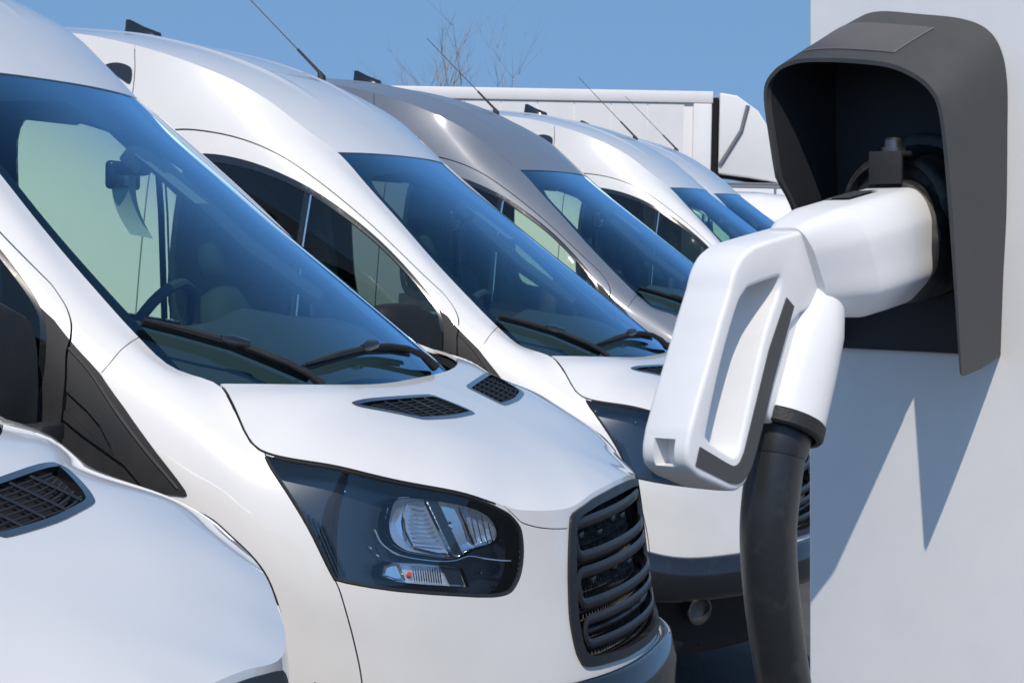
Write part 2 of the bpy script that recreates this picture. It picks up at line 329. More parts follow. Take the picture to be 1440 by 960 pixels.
# hood: cross curves fan out from the centre line (b = 0) to the shell's top rail (b = .8); a runs along that rail
UHC = float(KU[9])
_cx = -np.array([.20,.25,.30,.35,.44,.576,.69,.765,1.0]); _cz = [1.020,1.045,1.072,1.100,1.150,1.216,1.262,1.291,1.362]
_gk = np.linspace(0, 1, 41); _gg = curve([0,.3,.55,.62,.8,.9,1], [0,.02,.065,.115,.38,.62,1], _gk)
for _ in range(6): _gg[1:-1] = .5 * _gg[1:-1] + .25 * (_gg[2:] + _gg[:-2])
_gd = fd_d(_gk, _gg); _cd = fd_d(_cx[::-1], np.array(_cz[::-1]))
def hood(a, b):
    a = np.asarray(a, float); k = np.clip(np.asarray(b, float) / .8, 0, 1); f = a / UHC
    B = shell(a, np.full(a.shape, KV[-1])); xc = -.30 - .465 * f
    e = 1.5 + 1.7 * f * f
    x = xc + (B[..., 0] - xc) * k ** e; y = B[..., 1] * k
    pr = lambda q: curve(_cx[::-1], _cz[::-1], q, _cd)
    w = np.clip((a - .25) / .6, 0, 1); w = w * w * (3 - 2 * w)
    g = curve(_gk, _gg, k, _gd) * w + k * k * (1 - w)
    return np.stack([x, y, pr(x) - (pr(B[..., 0]) - B[..., 2]) * g], -1)
_ha, _hb = np.meshgrid(np.linspace(.02, UHC, 160), np.linspace(0, .8, 120), indexing='ij'); _hp = hood(_ha, _hb)
def hood_ab(x, y):
    """parameters of the hood point above plan position x, y"""
    d = (_hp[..., 0] - x) ** 2 + (_hp[..., 1] - y) ** 2; i = np.unravel_index(np.argmin(d), d.shape); a, b = float(_ha[i]), float(_hb[i])
    for _ in range(6):
        p = hood(np.array([a, a + 1e-3, a]), np.array([b, b, b - 1e-3]))
        J = np.array([[(p[1, 0] - p[0, 0]) / 1e-3, (p[0, 0] - p[2, 0]) / 1e-3], [(p[1, 1] - p[0, 1]) / 1e-3, (p[0, 1] - p[2, 1]) / 1e-3]])
        q = np.linalg.lstsq(J, np.array([x - p[0, 0], y - p[0, 1]]), rcond=None)[0]; a = min(max(a + q[0], .01), UHC); b = min(max(b + q[1], 0), .8)
    return a, b
_wy = [0,.2,.4,.6,.75,.82,.9]; _wx = [-.765,-.77,-.79,-.84,-.91,-.985,-1.0]
def cowl_x(y): return curve(_wy, _wx, y)
# windscreen (s 0 centre .. 1 edge, t 0 bottom .. 1 top)
_gt = (np.array(GEX) - GEX[0]) / (GEX[-1] - GEX[0])
def glass(s, t):
    s = np.asarray(s, float); t = np.asarray(t, float)
    ex = -curve(_gt, GEX, t); ey = curve(_gt, GEY, t); ez = curve(_gt, GEZ, t)
    cx = -.70 + (-1.80 + .70) * t; cz = 1.238 + (2.053 - 1.238) * t + .05 * t * (1 - t)
    q = np.abs(s) ** 2.3
    return np.stack([cx + (ex - cx) * q, ey * s, cz + (ez - cz) * q], -1)
# roof (u as x, s 0 centre .. 1 crest)
_rx = [1.855,1.97,2.12,2.3,2.56,2.85,3.3,4.3,5.5]; _ry = [.645,.700,.744,.773,.812,.822,.826,.826,.826]; _rz = [2.045,2.135,2.250,2.338,2.428,2.485,2.515,2.525,2.525]
_qx = [1.80,1.95,2.12,2.3,2.56,2.85,3.3,4.3,5.5]; _qz = [2.053,2.175,2.297,2.388,2.475,2.532,2.560,2.565,2.565]
_rk = [0, .14, .31, .50, .78, 1.08, 1.54, 2.54, 3.74]
def roof(t, s):
    t = np.asarray(t, float); s = np.asarray(s, float)
    cx = -curve(_rk, _qx, t); cz = curve(_rk, _qz, t); ex = -curve(_rk, _rx, t); ey = curve(_rk, _ry, t); ez = curve(_rk, _rz, t)
    q = np.abs(s) ** 2.4
    rib = lambda c, w: np.exp(-((s - c) / w) ** 2)
    fade = np.clip((t - .22) / .25, 0, 1)
    z = cz + (ez - cz) * q + (rib(.42, .05)) * .008 * fade
    return np.stack([cx + (ex - cx) * q, ey * s, z], -1)
# ================================================================ the van prototype
UMAX = KU[-1]
bumpseam = smooth_line([(1.1285,1.2122),(1.115,1.167),(1.10,1.0655),(1.087,.937),(1.077,.80),(1.07,.5),(1.07,-.02)])
headl = smooth_line([(1.322,1.5515),(1.2991,1.4988),(1.256,1.4394),(1.2108,1.3737),(1.1819,1.3258),(1.1533,1.2673)], 4)[:-1] + [(1.1533,1.2673),(1.1285,1.2122),(1.0693,1.2200),(1.0129,1.2230),(.943,1.2230),(.8648,1.2200),(.7604,1.2157)] + \
    smooth_line([(.7104,1.2165),(.6713,1.2245),(.6433,1.2445),(.6143,1.3037),(.5990,1.3887),(.5990,1.4700),(.6130,1.5070),(.640,1.5360),(.69,1.5500)], 4) + [(.80,1.5535),(.968,1.5535),(1.125,1.5535)]
refl = smooth_line([(.9874,1.4566),(.9751,1.4957),(.9454,1.5146),(.8905,1.5200),(.7893,1.5220),(.7136,1.5154),(.6758,1.4855),(.6746,1.4195),(.7568,1.3697),(.7963,1.3393),(.838,1.3377),(.8985,1.3431),(.9465,1.3493),(.9807,1.3725),(.9921,1.413)], 3, True)
sigl = [(1.0152,1.264),(1.0093,1.2944),(.9829,1.3100),(.9,1.3142),(.7937,1.308),(.7759,1.2464),(.8221,1.2474),(.9783,1.2518)]
door_front = smooth_line([(1.9137,1.384),(1.89,1.376),(1.87,1.355),(1.861,1.33),(1.8565,1.29),(1.858,1.25),(1.851,1.19),(1.8485,1.128),(1.851,1.04),(1.862,.96),(1.87,.7),(1.93,.5),(2.03,.3),(2.06,-.02)])
door_top = smooth_line([(1.9137,1.384),(1.94,1.386),(1.98,1.373),(2.05,1.350),(2.12,1.334),(2.21,1.322),(2.39,1.312),(2.52,1.312),(2.64,1.318),(2.765,1.313),(2.92,1.30),(3.05,1.286),(3.12,1.262),(3.152,1.20),(3.165,1.1),(3.168,.9),(3.17,.5),(3.17,-.02)])
door = door_front[::-1] + door_top[1:]
joint = smooth_line([(1.742,1.58),(1.7415,1.53),(1.740,1.444),(1.751,1.354),(1.768,1.290)])
winl = smooth_line([(1.938,1.235),(1.955,1.268),(1.999,1.2776),(2.067,1.2766),(2.189,1.268),(2.322,1.258),(2.504,1.2426),(2.622,1.231),(2.767,1.221),(2.91,1.209),(2.975,1.196),(3.015,1.155),(3.03,1.05),(3.022,.95),(2.97,.91),(2.8,.90),(2.5,.90),(2.25,.93),(2.05,.98),(1.955,1.05),(1.930,1.13)], 3, True)
winf = [tuple(p) for p in grow(winl, .022)]
trim = [(1.860,1.296),(1.80,1.291),(1.770,1.285),(1.698,1.240),(1.607,1.167),(1.5485,1.126),(1.526,1.108),(1.520,1.095),(1.528,1.080),(1.58,1.0265),(1.674,.975),(1.764,.955),(1.861,.945)]
sail = [(1.860,1.296),(1.905,1.300),(1.945,1.288),(1.99,1.270),(1.99,1.05),(2.25,.945),(2.8,.915),(3.04,.90),(3.04,.855),(2.5,.85),(2.1,.89),(1.861,.945)]
gril = [(-.05,1.535),(.2,1.533),(.34,1.530)] + smooth_line([(.375,1.522),(.395,1.495),(.408,1.44),(.4345,1.303),(.448,1.194),(.457,1.057),(.452,.924),(.440,.845),(.415,.800),(.36,.785)], 4) + [(.2,.772),(-.05,.765)]
grin = [(-.05,1.487),(.2,1.485),(.32,1.482),(.355,1.472),(.378,1.43),(.402,1.303),(.416,1.194),(.425,1.057),(.421,.935),(.408,.865),(.37,.835),(.2,.815),(-.05,.808)]
lamp = smooth_line([(3.262,1.480),(3.300,1.489),(3.340,1.484),(3.372,1.468),(3.340,1.452),(3.300,1.438),(3.265,1.424),(3.256,1.45)], 3, True)
seam_roof = smooth_line([(3.250,1.58),(3.250,1.535),(3.246,1.48),(3.248,1.426),(3.255,1.34),(3.262,1.265)])
lipl = smooth_line([(.66,1.58),(.645,1.560),(.622,1.540),(.600,1.515),(.580,1.503),(.50,1.472),(.411,1.442)])
lip = lipl + [(.30,1.44),(.30,1.58)]
fender = bumpseam[::-1] + [(1.16,1.29),(1.22,1.40),(1.32,1.58),(1.742,1.58)] + joint[1:] + trim[1:-1] + door_front[36:]
recA = [(1.852,1.150),(1.79,1.147),(1.752,1.130),(1.722,1.085),(1.712,1.055),(1.735,1.058),(1.79,1.085),(1.852,1.090)]
recB = [(1.852,1.062),(1.74,1.055),(1.685,1.045),(1.655,1.020),(1.625,.990),(1.65,.987),(1.74,1.002),(1.852,1.005)]
fascia = [(-.05,-.05),(-.05,1.58),(1.32,1.58)] + bumpseam
arch = lambda u: [(u - .40, -.05)] + [(u - .40 * math.cos(a), .12 + .42 * math.sin(a)) for a in np.linspace(0, math.pi, 17)] + [(u + .40, -.05)]
A1, A2 = arch(1.60), arch(1.60 + 3.30)
TOPV = 1.5575
outer = [(0, 0)] + [(u, 0) for u in np.arange(.1, UMAX, .1)] + [(UMAX, 0), (UMAX, 1.56)] + [(2.3, 1.56), (1.75, 1.56), (1.55, TOPV), (.66, TOPV), (.60, 1.56), (0, 1.56)]
pts = [(u, v) for u in list(np.arange(0, 3.62, .03)) + list(np.arange(3.7, UMAX, .14)) for v in np.arange(.02, 1.55, .03)]
loops = [('recess', recA), ('recess', recB), ('signal', sigl), ('reflector', refl), ('headlight', headl), ('grille_hole', grin), ('grille_frame', gril), ('arch', A1), ('arch', A2), ('window', winl), ('frame', winf),
         ('below', [(-.05,-.05),(-.05,.422),(1.20,.422),(1.20,-.05)]), ('trim', trim), ('sail', sail), ('marker', lamp), ('door', door), ('lip', lip), ('fender', fender), ('fascia', fascia)]
GW = .006
S = Surf(shell, outer, loops, [band(bumpseam, .004), band(door_front, GW), band(door_top, GW), band(joint, .0022), band(seam_roof, .004), band(lipl, .005)], pts, .03, (0, 1, 0))
# hood
ft = [(0, 0), (0, .8), (.60, .8), (.66, .795)] + [(u, .7955) for u in np.arange(.72, UHC - .01, .06)] + [(UHC - .004, .7955), (UHC - .001, .785), (UHC, 0)]
vent = smooth_line([(-.741, .600), (-.744, .575), (-.722, .42), (-.694, .20), (-.686, .165), (-.670, .150), (-.60, .133), (-.580, .140), (-.574, .165), (-.580, .30), (-.594, .40), (-.606, .462), (-.622, .492), (-.662, .538), (-.718, .594)], 3, True)
ventin = [hood_ab(*p) for p in grow(vent, -.014)]; vent = [hood_ab(*p) for p in vent]
HS = Surf(hood, ft, [('vent_hole', ventin), ('vent_frame', vent)], [], [(x, y) for x in np.arange(.03, UHC, .025) for y in list(np.arange(.01, .62, .028)) + list(np.arange(.63, .79, .018))], .025, (0, 0, 1))
# windscreen over s in [-1, 1] (scaled to metres) and t
GF = lambda a, b: glass(np.asarray(a) / .8, np.asarray(b) / 1.15)
go = [(-.8, 0), (.8, 0), (.8, 1.15), (-.8, 1.15)]
gi = smooth_line([(-.745, .12), (-.60, .085), (-.3, .075), (0, .075), (.3, .075), (.60, .085), (.745, .12), (.765, .25), (.768, .6), (.760, .9), (.735, .99), (.66, 1.03), (.3, 1.055), (.12, 1.055), (.10, .97), (-.10, .97), (-.12, 1.055), (-.3, 1.055), (-.66, 1.03), (-.735, .99), (-.760, .9), (-.768, .6), (-.765, .25)], 3, True)
GS_ = Surf(GF, go, [('clear', gi)], [], [(a, b) for a in np.arange(-.78, .79, .03) for b in np.arange(.02, 1.14, .03)], .03, (0, 0, 1))
RF = lambda a, b: roof(a, np.asarray(b) / .8)
RS = Surf(RF, [(0, 0), (3.74, 0), (3.74, .8), (0, .8)], [], [], [(a, b) for a in list(np.arange(.02, 1.6, .03)) + list(np.arange(1.7, 3.7, .15)) for b in np.arange(.02, .8, .03)], .03, (0, 0, 1))
def front_pt(y, z, off=0.0):      # a point on the nose at lateral y, height z
    u = abs(y) * .405 / .4; vs = np.linspace(.3, 1.56, 80); P = shell(np.full(80, u), vs); v = np.interp(z, P[:, 2], vs); p = shell(u, v)
    return Vector((p[0] + off, y, z))
def on(F, a, b, side=1, off=0.0, e=2e-3, ref=(0, 1, 0)):
    p = F(np.array(a), np.array(b)); du = F(np.array(a + e), np.array(b)) - F(np.array(a - e), np.array(b)); dv = F(np.array(a), np.array(b + e)) - F(np.array(a), np.array(b - e))
    n = np.cross(du, dv); n /= np.linalg.norm(n); n = n * (1 if n @ np.array(ref) > 0 else -1); p = p + n * off
    return Vector((p[0], p[1] * side, p[2])), Vector((n[0], n[1] * side, n[2]))
def shifted(name, lab): return None

def make_van(paint='white_paint'):
    van = empty('parked_van')
    P = lambda name, me, m, par=None: link(name, me, m, par or van) if me is not None else None
    P('bumper_cover', S.part('fascia', 'bumper_cover', both=True), paint)
    hd_ = P('hood', HS.part('rest', 'hood', both=True, skirt=.008), paint)
    for sd in (-1, 1): P('hood_lip', S.part('lip', 'hood_lip', sd), paint, hd_)
    P('roof', RS.part('rest', 'roof', both=True, skirt=.014), paint)
    P('inner_shell', S.part(('fascia', 'fender', 'door', 'rest', 'gap', 'frame', 'trim', 'recess', 'sail', 'marker'), 'inner_shell', both=True, off=-.014, skirt=0), 'void')
    P('hood_underside', HS.part(('rest', 'vent_hole', 'vent_frame'), 'hood_underside', both=True, off=-.016, skirt=.02), 'void')
    P('windscreen', GS_.part(('clear', 'rest'), 'windscreen', skirt=0, off=-.003), 'windscreen_glass')
    P('windscreen_border', GS_.part('rest', 'windscreen_border', skirt=0, off=-.0065), 'frit')
    for sd in (-1, 1):
        P('fender', S.part('fender', 'fender', sd), paint)
        dr = P('front_door', S.part('door', 'front_door', sd), paint)
        P('body_side', S.part('rest', 'body_side', sd, skirt=.012), paint)
        ct = P('corner_trim', S.part('trim', 'corner_trim', sd, off=.004, skirt=.02), 'rough_black')
        P('door_trim', S.part('sail', 'door_trim', sd, off=.004, skirt=.02), 'rough_black', dr)
        P('window_frame', S.part('frame', 'window_frame', sd, off=-.003), 'gloss_black', dr)
        P('door_window', S.part('window', 'door_window', sd, off=-.008, skirt=0), 'window_glass', dr)
        P('marker_lamp', S.part('marker', 'marker_lamp', sd, off=.004), 'lamp_housing')
        # raised ribs pressed into the corner trim
        P('trim_recess', S.part('recess', 'trim_recess', sd, off=-.004, skirt=0), 'rough_black', ct)
        m = MB(); m.tube([on(shell, a, b, sd, .0005)[0] for a, b in smooth_line([(1.856,1.272),(1.79,1.262),(1.71,1.205),(1.62,1.135),(1.545,1.088)], 4)], .006, 6); m.build('trim_rib', 'rough_black', ct)
        # window divider bar
        m = MB(); m.tube([on(shell, a, b, sd, -.012)[0] for a, b in ((2.53,1.242),(2.54,1.1),(2.55,.90))], .011, 6); wd = m.build('window_divider', 'gloss_black', dr)
        m = MB(); m.tube([on(shell, a, b, sd, -.004)[0] for a, b in ((2.512,1.242),(2.522,1.1),(2.532,.90))], .0035, 6); m.build('divider_edge', 'chrome', dr)
        # headlight
        hl = P('headlight', S.part(('headlight',), 'headlight', sd, off=-.055, skirt=-.052), 'lamp_housing')
        P('lens', S.part(('headlight', 'reflector', 'signal'), 'lens', sd, off=-.001, skirt=0), 'lens_glass', hl)
        cu, cv = .835, 1.425
        def dep(q):
            r = np.clip(((q[:, 0] - cu) / .165) ** 2 + ((q[:, 1] - cv) / .10) ** 2, 0, 1.2); return -(.038 - .020 * r)
        P('reflector', S.part('reflector', 'reflector', sd, depth=dep, skirt=-.004), 'reflector_blue', hl)
        P('turn_signal', S.part('signal', 'turn_signal', sd, off=-.016, skirt=.01), 'reflector_silver', hl)
        def rimline(L, off, r, mt, name, closed=True):
            m = MB(); m.tube([on(shell, a, b, sd, off)[0] for a, b in L], r, 6, closed=closed); return m.build(name, mt, hl)
        rimline(resample(headl, .03, True), -.0035, .0055, 'rubber', 'lens_seal')
        rimline(refl, -.020, .0022, 'chrome', 'reflector_rim')
        rimline(smooth_line([(.62,1.352),(.70,1.350),(.755,1.350),(.80,1.330),(.86,1.324),(.95,1.333),(1.00,1.36),(1.02,1.40)], 5), -.022, .0022, 'reflector_blue', 'trim_strip', False)
        def patch(poly, off, mt, name, par=hl, bulge=0.0, th=.004):
            L = resample(poly, .012, True); c = np.mean(L, 0); rg = []
            for f in (1, .97, .8, .55, .3, .05): rg.append([on(shell, *(c + (np.array(q) - c) * f), sd, off + bulge * (1 - f * f))[0] for q in L])
            base = [on(shell, *q, sd, off - th)[0] for q in L]; m = MB(); m.loft([base] + rg); return m.build(name, mt, par, angle=50)
        patch([(.982,1.455),(.972,1.490),(.945,1.508),(.915,1.512),(.935,1.480),(.945,1.44),(.940,1.395),(.925,1.362),(.950,1.362),(.975,1.382),(.986,1.415)], -.022, 'chrome', 'reflector_edge', bulge=-.010)
        lp_ = patch([(.935,1.500),(.905,1.512),(.888,1.512),(.822,1.352),(.850,1.350),(.915,1.362),(.938,1.41),(.942,1.455)], -.018, 'reflector_blue', 'ribbed_panel', bulge=-.006)
        for k in range(11):
            f = k / 10; b_ = 1.366 + f * .134; m = MB(); m.tube([on(shell, a_, b_, sd, -.017)[0] for a_ in np.linspace(.930 - abs(f - .5) * .02, .838 + f * .052, 5)], .0013, 4); m.build('panel_rib', 'reflector_blue', hl)
        patch([(.880,1.514),(.852,1.516),(.785,1.350),(.812,1.348)], -.012, 'lamp_housing', 'reflector_bar')
        for a in (.882, .850):
            m = MB(); m.tube([on(shell, a, 1.514, sd, -.011)[0], on(shell, a - .068, 1.347, sd, -.011)[0]], .0016, 6); m.build('bar_edge', 'chrome', hl)
        patch([(.843,1.518),(.795,1.521),(.768,1.46),(.745,1.385),(.780,1.362),(.800,1.40),(.822,1.45)], -.020, 'chrome', 'reflector_column', bulge=-.012)
        patch([(.785,1.521),(.735,1.518),(.700,1.500),(.684,1.47),(.684,1.425),(.735,1.392),(.752,1.43),(.770,1.48)], -.018, 'reflector_blue', 'ribbed_panel', bulge=-.008)
        for k in range(5):
            m = MB(); m.tube([on(shell, .770 - k * .018 - .018 * t, 1.515 - .115 * t + k * .001, sd, -.0165)[0] for t in (0, .5, 1)], .0012, 4); m.build('panel_rib', 'chrome', hl)
        p, n = on(shell, .815, 1.44, sd, -.014); m = MB(); m.tube([p - n * .01, p, p + n * .006], [.010, .010, .005], 12); m.build('lamp', 'chrome', hl)
        # signal lamp: clear round end, amber bulb, ribbed middle, dark slanted end
        patch([(1.008,1.264),(1.004,1.294),(.985,1.307),(.965,1.309),(.950,1.258),(.975,1.254)], -.010, 'chrome', 'signal_end', bulge=-.008)
        patch([(.848,1.309),(.800,1.306),(.785,1.253),(.825,1.253)], -.010, 'lamp_housing', 'signal_shade')
        p, n = on(shell, .937, 1.276, sd, -.014); m = MB(); m.tube([p - n * .008, p, p + n * .006], [.005, .0075, .004], 10); m.build('bulb', 'amber', hl)
        for k in range(12):
            a = .925 - k * .0068; m = MB(); m.tube([on(shell, a, 1.262 - k * .0006, sd, -.012)[0], on(shell, a + .004, 1.306, sd, -.012)[0]], .0014, 4); m.build('signal_rib', 'chrome', hl)
        # small dark fins in the outer tail of the lamp
        for k in range(6):
            m = MB(); m.tube([on(shell, 1.09 + k * .012, 1.235, sd, -.045)[0], on(shell, 1.155 + k * .014, 1.235 + .14 + k * .006, sd, -.045)[0]], .003, 5); m.build('housing_fin', 'gloss_black', hl)
        for a, b in ((.985,1.47),(1.005,1.40),(1.02,1.345),(.70,1.30),(1.10,1.50),(.66,1.25),(.62,1.43),(1.0,1.325)):
            p, n = on(shell, a, b, sd, -.048); m = MB(); m.tube([p, p + n * .006], [.004, .002], 6); m.build('housing_stud', 'chrome', hl)
        # wheels
        for xc in (-1.045, -4.345):
            wh = MB(); c = Vector((xc, sd * .93, .34))
            prof = [(.20, -.10), (.30, -.11), (.345, -.085), (.352, 0), (.345, .085), (.30, .108), (.205, .10)]
            wh.loft([[c + Vector((rr * math.cos(t), sd * y, rr * math.sin(t))) for t in np.linspace(0, 2 * math.pi, 32, endpoint=False)] for rr, y in prof], cap=False)
            ty = wh.build('wheel', 'rubber', van)
            rm = MB(); rm.loft([[c + Vector((rr * math.cos(t), sd * y, rr * math.sin(t))) for t in np.linspace(0, 2 * math.pi, 32, endpoint=False)] for rr, y in ((.205, .095), (.19, .06), (.12, .07), (.08, .10), (.05, .105))]); rm.build('rim', 'wheel_silver', ty)
        # door mirror
        mr = MB(); rings = []
        for a, (w_, h_, dx) in zip(np.linspace(0, 1, 9), ((.70, .80, .02), (.90, .93, .0), (1, 1, 0), (1, 1, 0), (1, 1, 0), (1, 1, 0), (.98, .98, 0), (.88, .93, -.005), (.68, .80, -.015))):
            y = 1.055 + .255 * a; cx = -1.378 - .10 * a + dx; cz = 1.312; ring = []
            for t in np.linspace(0, 2 * math.pi, 28, endpoint=False):
                c_, s_ = math.cos(t), math.sin(t); X = math.copysign(abs(c_) ** .62, c_) * .070 * w_; Z = math.copysign(abs(s_) ** .45, s_) * .195 * h_
                if X > 0: X *= 1.0 - .35 * abs(Z / .195) ** 2
                ring.append((cx + X, sd * y, cz + Z))
            rings.append(ring)
        mr.loft(rings); mo = mr.build('door_mirror', 'mirror_black', van, angle=60)
        m = MB(); m.box((-1.460, sd * 1.18, 1.312), (.006, .20, .31), Matrix.Rotation(sd * .44, 3, 'Z')); m.build('mirror_glass', 'chrome', mo, .002)
        m = MB(); m.box((-1.345, sd * 1.05, 1.185), (.15, .12, .10)); m.box((-1.345, sd * 1.10, 1.14), (.13, .14, .05)); m.build('mirror_arm', 'rough_black', mo, .012)
    # rear panel closing the body
    e = [shell(np.array(UMAX), np.array(v)) for v in np.linspace(0, 1.56, 20)]; top = [roof(np.array(3.74), np.array(s)) for s in np.linspace(1, 0, 8)[1:]]
    ring = [(p[0], p[1], p[2]) for p in e + top]; m = MB(); m.add(ring + [(p[0], -p[1], p[2]) for p in (e + top)[::-1]], [tuple(range(2 * len(ring)))]); m.build('rear_panel', paint, van)
    m = MB(); m.box((-2.9, 0, .42), (4.6, 1.5, .26)); m.box((-.62, 0, .40), (.30, 1.3, .22)); m.build('underbody', 'void', van)
    # lower bumper
    us = np.concatenate([np.linspace(0, 1.19, 44)]); prof = [(.735, .001), (.745, .020), (.725, .034), (.60, .040), (.47, .030), (.42, .012), (.415, -.01)]
    rows = []
    for sd, uu in ((-1, us[::-1]), (1, us[1:])):
        for u in uu: rows.append([on(shell, float(u), v, sd, o, ref=(1, .3, 0))[0] for v, o in prof])
    m = MB(); m.sheet(rows); m.build('lower_bumper', 'gloss_black', van, angle=60)
    rows = []
    for sd, uu in ((-1, us[::-1]), (1, us[1:])):
        for u in uu: rows.append([on(shell, float(u), v, sd, o, ref=(1, .3, 0))[0] for v, o in ((.43, .0), (.41, -.05), (.25, -.09), (.1, -.06), (0, -.08))])
    m = MB(); m.sheet(rows); m.build('bumper_valance', 'rough_black', van)
    for sd in (-1, 1):
        p, n = on(shell, .87, .34, sd, -.03, ref=(1, .3, 0)); x = n.cross(Vector((0, 0, 1))).normalized(); y = x.cross(n)
        m = MB(); m.loft([[p + n * h + (x * math.cos(t) + y * math.sin(t)) * r for t in np.linspace(0, 2 * math.pi, 20, endpoint=False)] for h, r in ((-.02, .052), (.02, .052), (.022, .044), (.0, .040), (-.005, .01))]); m.build('fog_lamp', 'steel', van)
    # grille
    gf = P('grille', S.part('grille_frame', 'grille', both=True, off=.007, skirt=.05), 'grille_black')
    def hoop(z0, z1, w0, r=.011, zc=.030, arc=.0):
        L = []; rr = min(.028, (z1 - z0) / 2 - .001)
        for t in np.linspace(-w0 + rr, w0 - rr, 18): L.append((t, z1))
        for a in np.linspace(90, -90, 9)[1:-1]: L.append((w0 - rr + rr * math.cos(R(a)), (z0 + rr if a < 0 else z1 - rr) + rr * math.sin(R(a))))
        for t in np.linspace(w0 - rr, -w0 + rr, 18): L.append((t, z0))
        for a in np.linspace(-90, -270, 9)[1:-1]: L.append((-w0 + rr + rr * math.cos(R(a)), (z0 + rr if a > -180 else z1 - rr) + rr * math.sin(R(a))))
        m = MB(); m.tube([front_pt(y, z, -.004) for y, z in L], r, 8, closed=True, flat=.5, up=(1, 0, 0)); m.build('grille_bar', 'grille_black', gf, angle=60)
    hoop(.902, .980, .372, .0145); hoop(.792, .866, .388, .0145); hoop(.698, .755, .385, .0125)
    for z in (.775, .885, .725):
        m = MB(); m.tube([front_pt(y, z, -.020) for y in np.linspace(-.40, .40, 21)], .008, 6); m.build('grille_bar', 'grille_black', gf, angle=60)
    # dusty cooler fins behind the bars
    for k in range(19):
        z = .635 + k * .0215; m = MB(); m.sheet([[front_pt(y, z, -.040) , front_pt(y, z + .004, -.085)] for y in np.linspace(-.40, .40, 13)]); m.build('cooler_fin', 'radiator', gf)
    m = MB(); m.sheet([[front_pt(y, .62, -.10), front_pt(y, 1.05, -.10)] for y in np.linspace(-.44, .44, 9)]); m.build('cooler', 'void', gf)
    for k in range(42):
        y = -.40 + k * .0195; m = MB(); m.tube([front_pt(y, z, -.045) for z in (.635, .80, 1.0)], .0016, 4); m.build('mesh_wire', 'radiator', gf)
    for y, z in ((-.25, .94), (-.1, .93), (.06, .945), (.2, .935), (-.22, .83), (-.02, .835), (.17, .82)):
        m = MB(); m.box(front_pt(y, z, -.045), (.02, .035, .016)); m.build('bracket', 'steel', gf, .003)
    # hood vents
    for sd in (-1, 1):
        v = link('hood_vent', HS.part('vent_frame', 'hood_vent', sd, off=.0015, skirt=.016), 'gloss_black', van)
        link('vent_floor', HS.part('vent_hole', 'vent_floor', sd, off=-.0145, skirt=0), 'void', v)
        HF = lambda x, y, o: on(hood, *hood_ab(x, y), sd, o, ref=(0, 0, 1))[0]
        xs = lambda f, y: (np.interp(y, [.15, .2, .40, .48, .55], [-.590, -.590, -.606, -.628, -.680]) * f + np.interp(y, [.15, .2, .42, .56], [-.665, -.680, -.705, -.722]) * (1 - f))
        for k in range(7):
            f = (k + .5) / 7; m = MB(); m.tube([HF(float(xs(f, y)), y, -.0055) for y in np.linspace(.150, .480 + .06 * (1 - f), 8)], .0026, 5); m.build('slat', 'rough_black', v)
        for k in range(4):
            y = .225 + k * .078; m = MB(); m.tube([HF(float(xs(a, y)), y, -.003) for a in (0, .5, 1)], .0042, 6); m.build('slat', 'gloss_black', v)
        m = MB(); m.tube([on(shell, u, 1.56, sd, -.0035)[0] for u in np.arange(.68, UHC, .03)], .0042, 6); m.build('hood_gap_dark', 'void', van)  # black tube laid in the hood gap, standing in for its shade
    # wipers (s scaled, t scaled domain of the windscreen)
    GP = lambda a, b, o: on(lambda p, q: glass(p, q), a, b, 1, o, ref=(0, 0, 1))[0]
    def wiper(pts, pivot, arm):
        w_ = MB(); w_.tube([GP(a, b, .012) for a, b in pts], .006, 6, flat=1.6); o = w_.build('wiper_blade', 'rubber', van)
        m = MB(); m.tube([GP(a, b, .024) for a, b in pts], [.004] + [.0085] * (len(pts) - 2) + [.004], 6); m.build('blade_spine', 'rough_black', o)
        c = GP(*arm[0], .030); m = MB(); m.tube([GP(a, b, o_) for (a, b), o_ in zip(arm, (.028, .032, .034, .028, .012))], [.007, .008, .009, .010, .014], 8, flat=.7); m.build('wiper_arm', 'rough_black', o)
        m = MB(); d = (GP(*pts[1], .026) - GP(*pts[0], .026)).normalized(); m.tube([c - d * .035, c - d * .01, c + d * .035], [.008, .015, .012], 8); m.build('blade_clip', 'gloss_black', o)
    wiper([(-.970,.257),(-.88,.222),(-.7725,.178),(-.69,.125),(-.63,.083)], None, [(-.775,.180),(-.73,.148),(-.68,.113),(-.64,.088),(-.60,.066)])
    wiper([(-.600,.113),(-.42,.128),(-.226,.137),(-.05,.130),(.08,.115)], None, [(-.226,.137),(-.10,.130),(.02,.115),(.12,.095),(.20,.070)])
    # aerial and fin on the roof
    b0, n0 = on(roof, .56, .60, 1, .0, ref=(0, 0, 1)); ax = Vector((-.71, 0, .70))
    m = MB(); m.tube([b0, b0 + n0 * .012, b0 + n0 * .02 + ax * .02], [.024, .018, .009], 10); an = m.build('aerial', 'rough_black', van)
    m = MB(); m.tube([b0 + n0 * .02, b0 + n0 * .02 + ax * .16], [.0075, .006], 8); m.build('aerial_stem', 'rubber', an)
    m = MB(); m.tube([b0 + n0 * .02 + ax * .16, b0 + n0 * .02 + ax * .60], [.0028, .0022], 6); m.build('aerial_rod', 'rubber', an)
    fb = roof(np.array(1.26), np.array(0.0)); m = MB(); ring = lambda z, x0, x1, w_: [(fb[0] + x0 + (x1 - x0) * (.5 - .5 * math.cos(t)), w_ * math.sin(t), fb[2] + z) for t in np.linspace(0, 2 * math.pi, 16, endpoint=False)]
    m.loft([ring(-.02, .16, -.02, .040), ring(.012, .15, -.015, .034), ring(.04, .075, -.01, .018), ring(.062, .03, -.008, .011), ring(.070, .012, -.006, .006)]); m.build('roof_fin', 'gloss_black', van, angle=60)
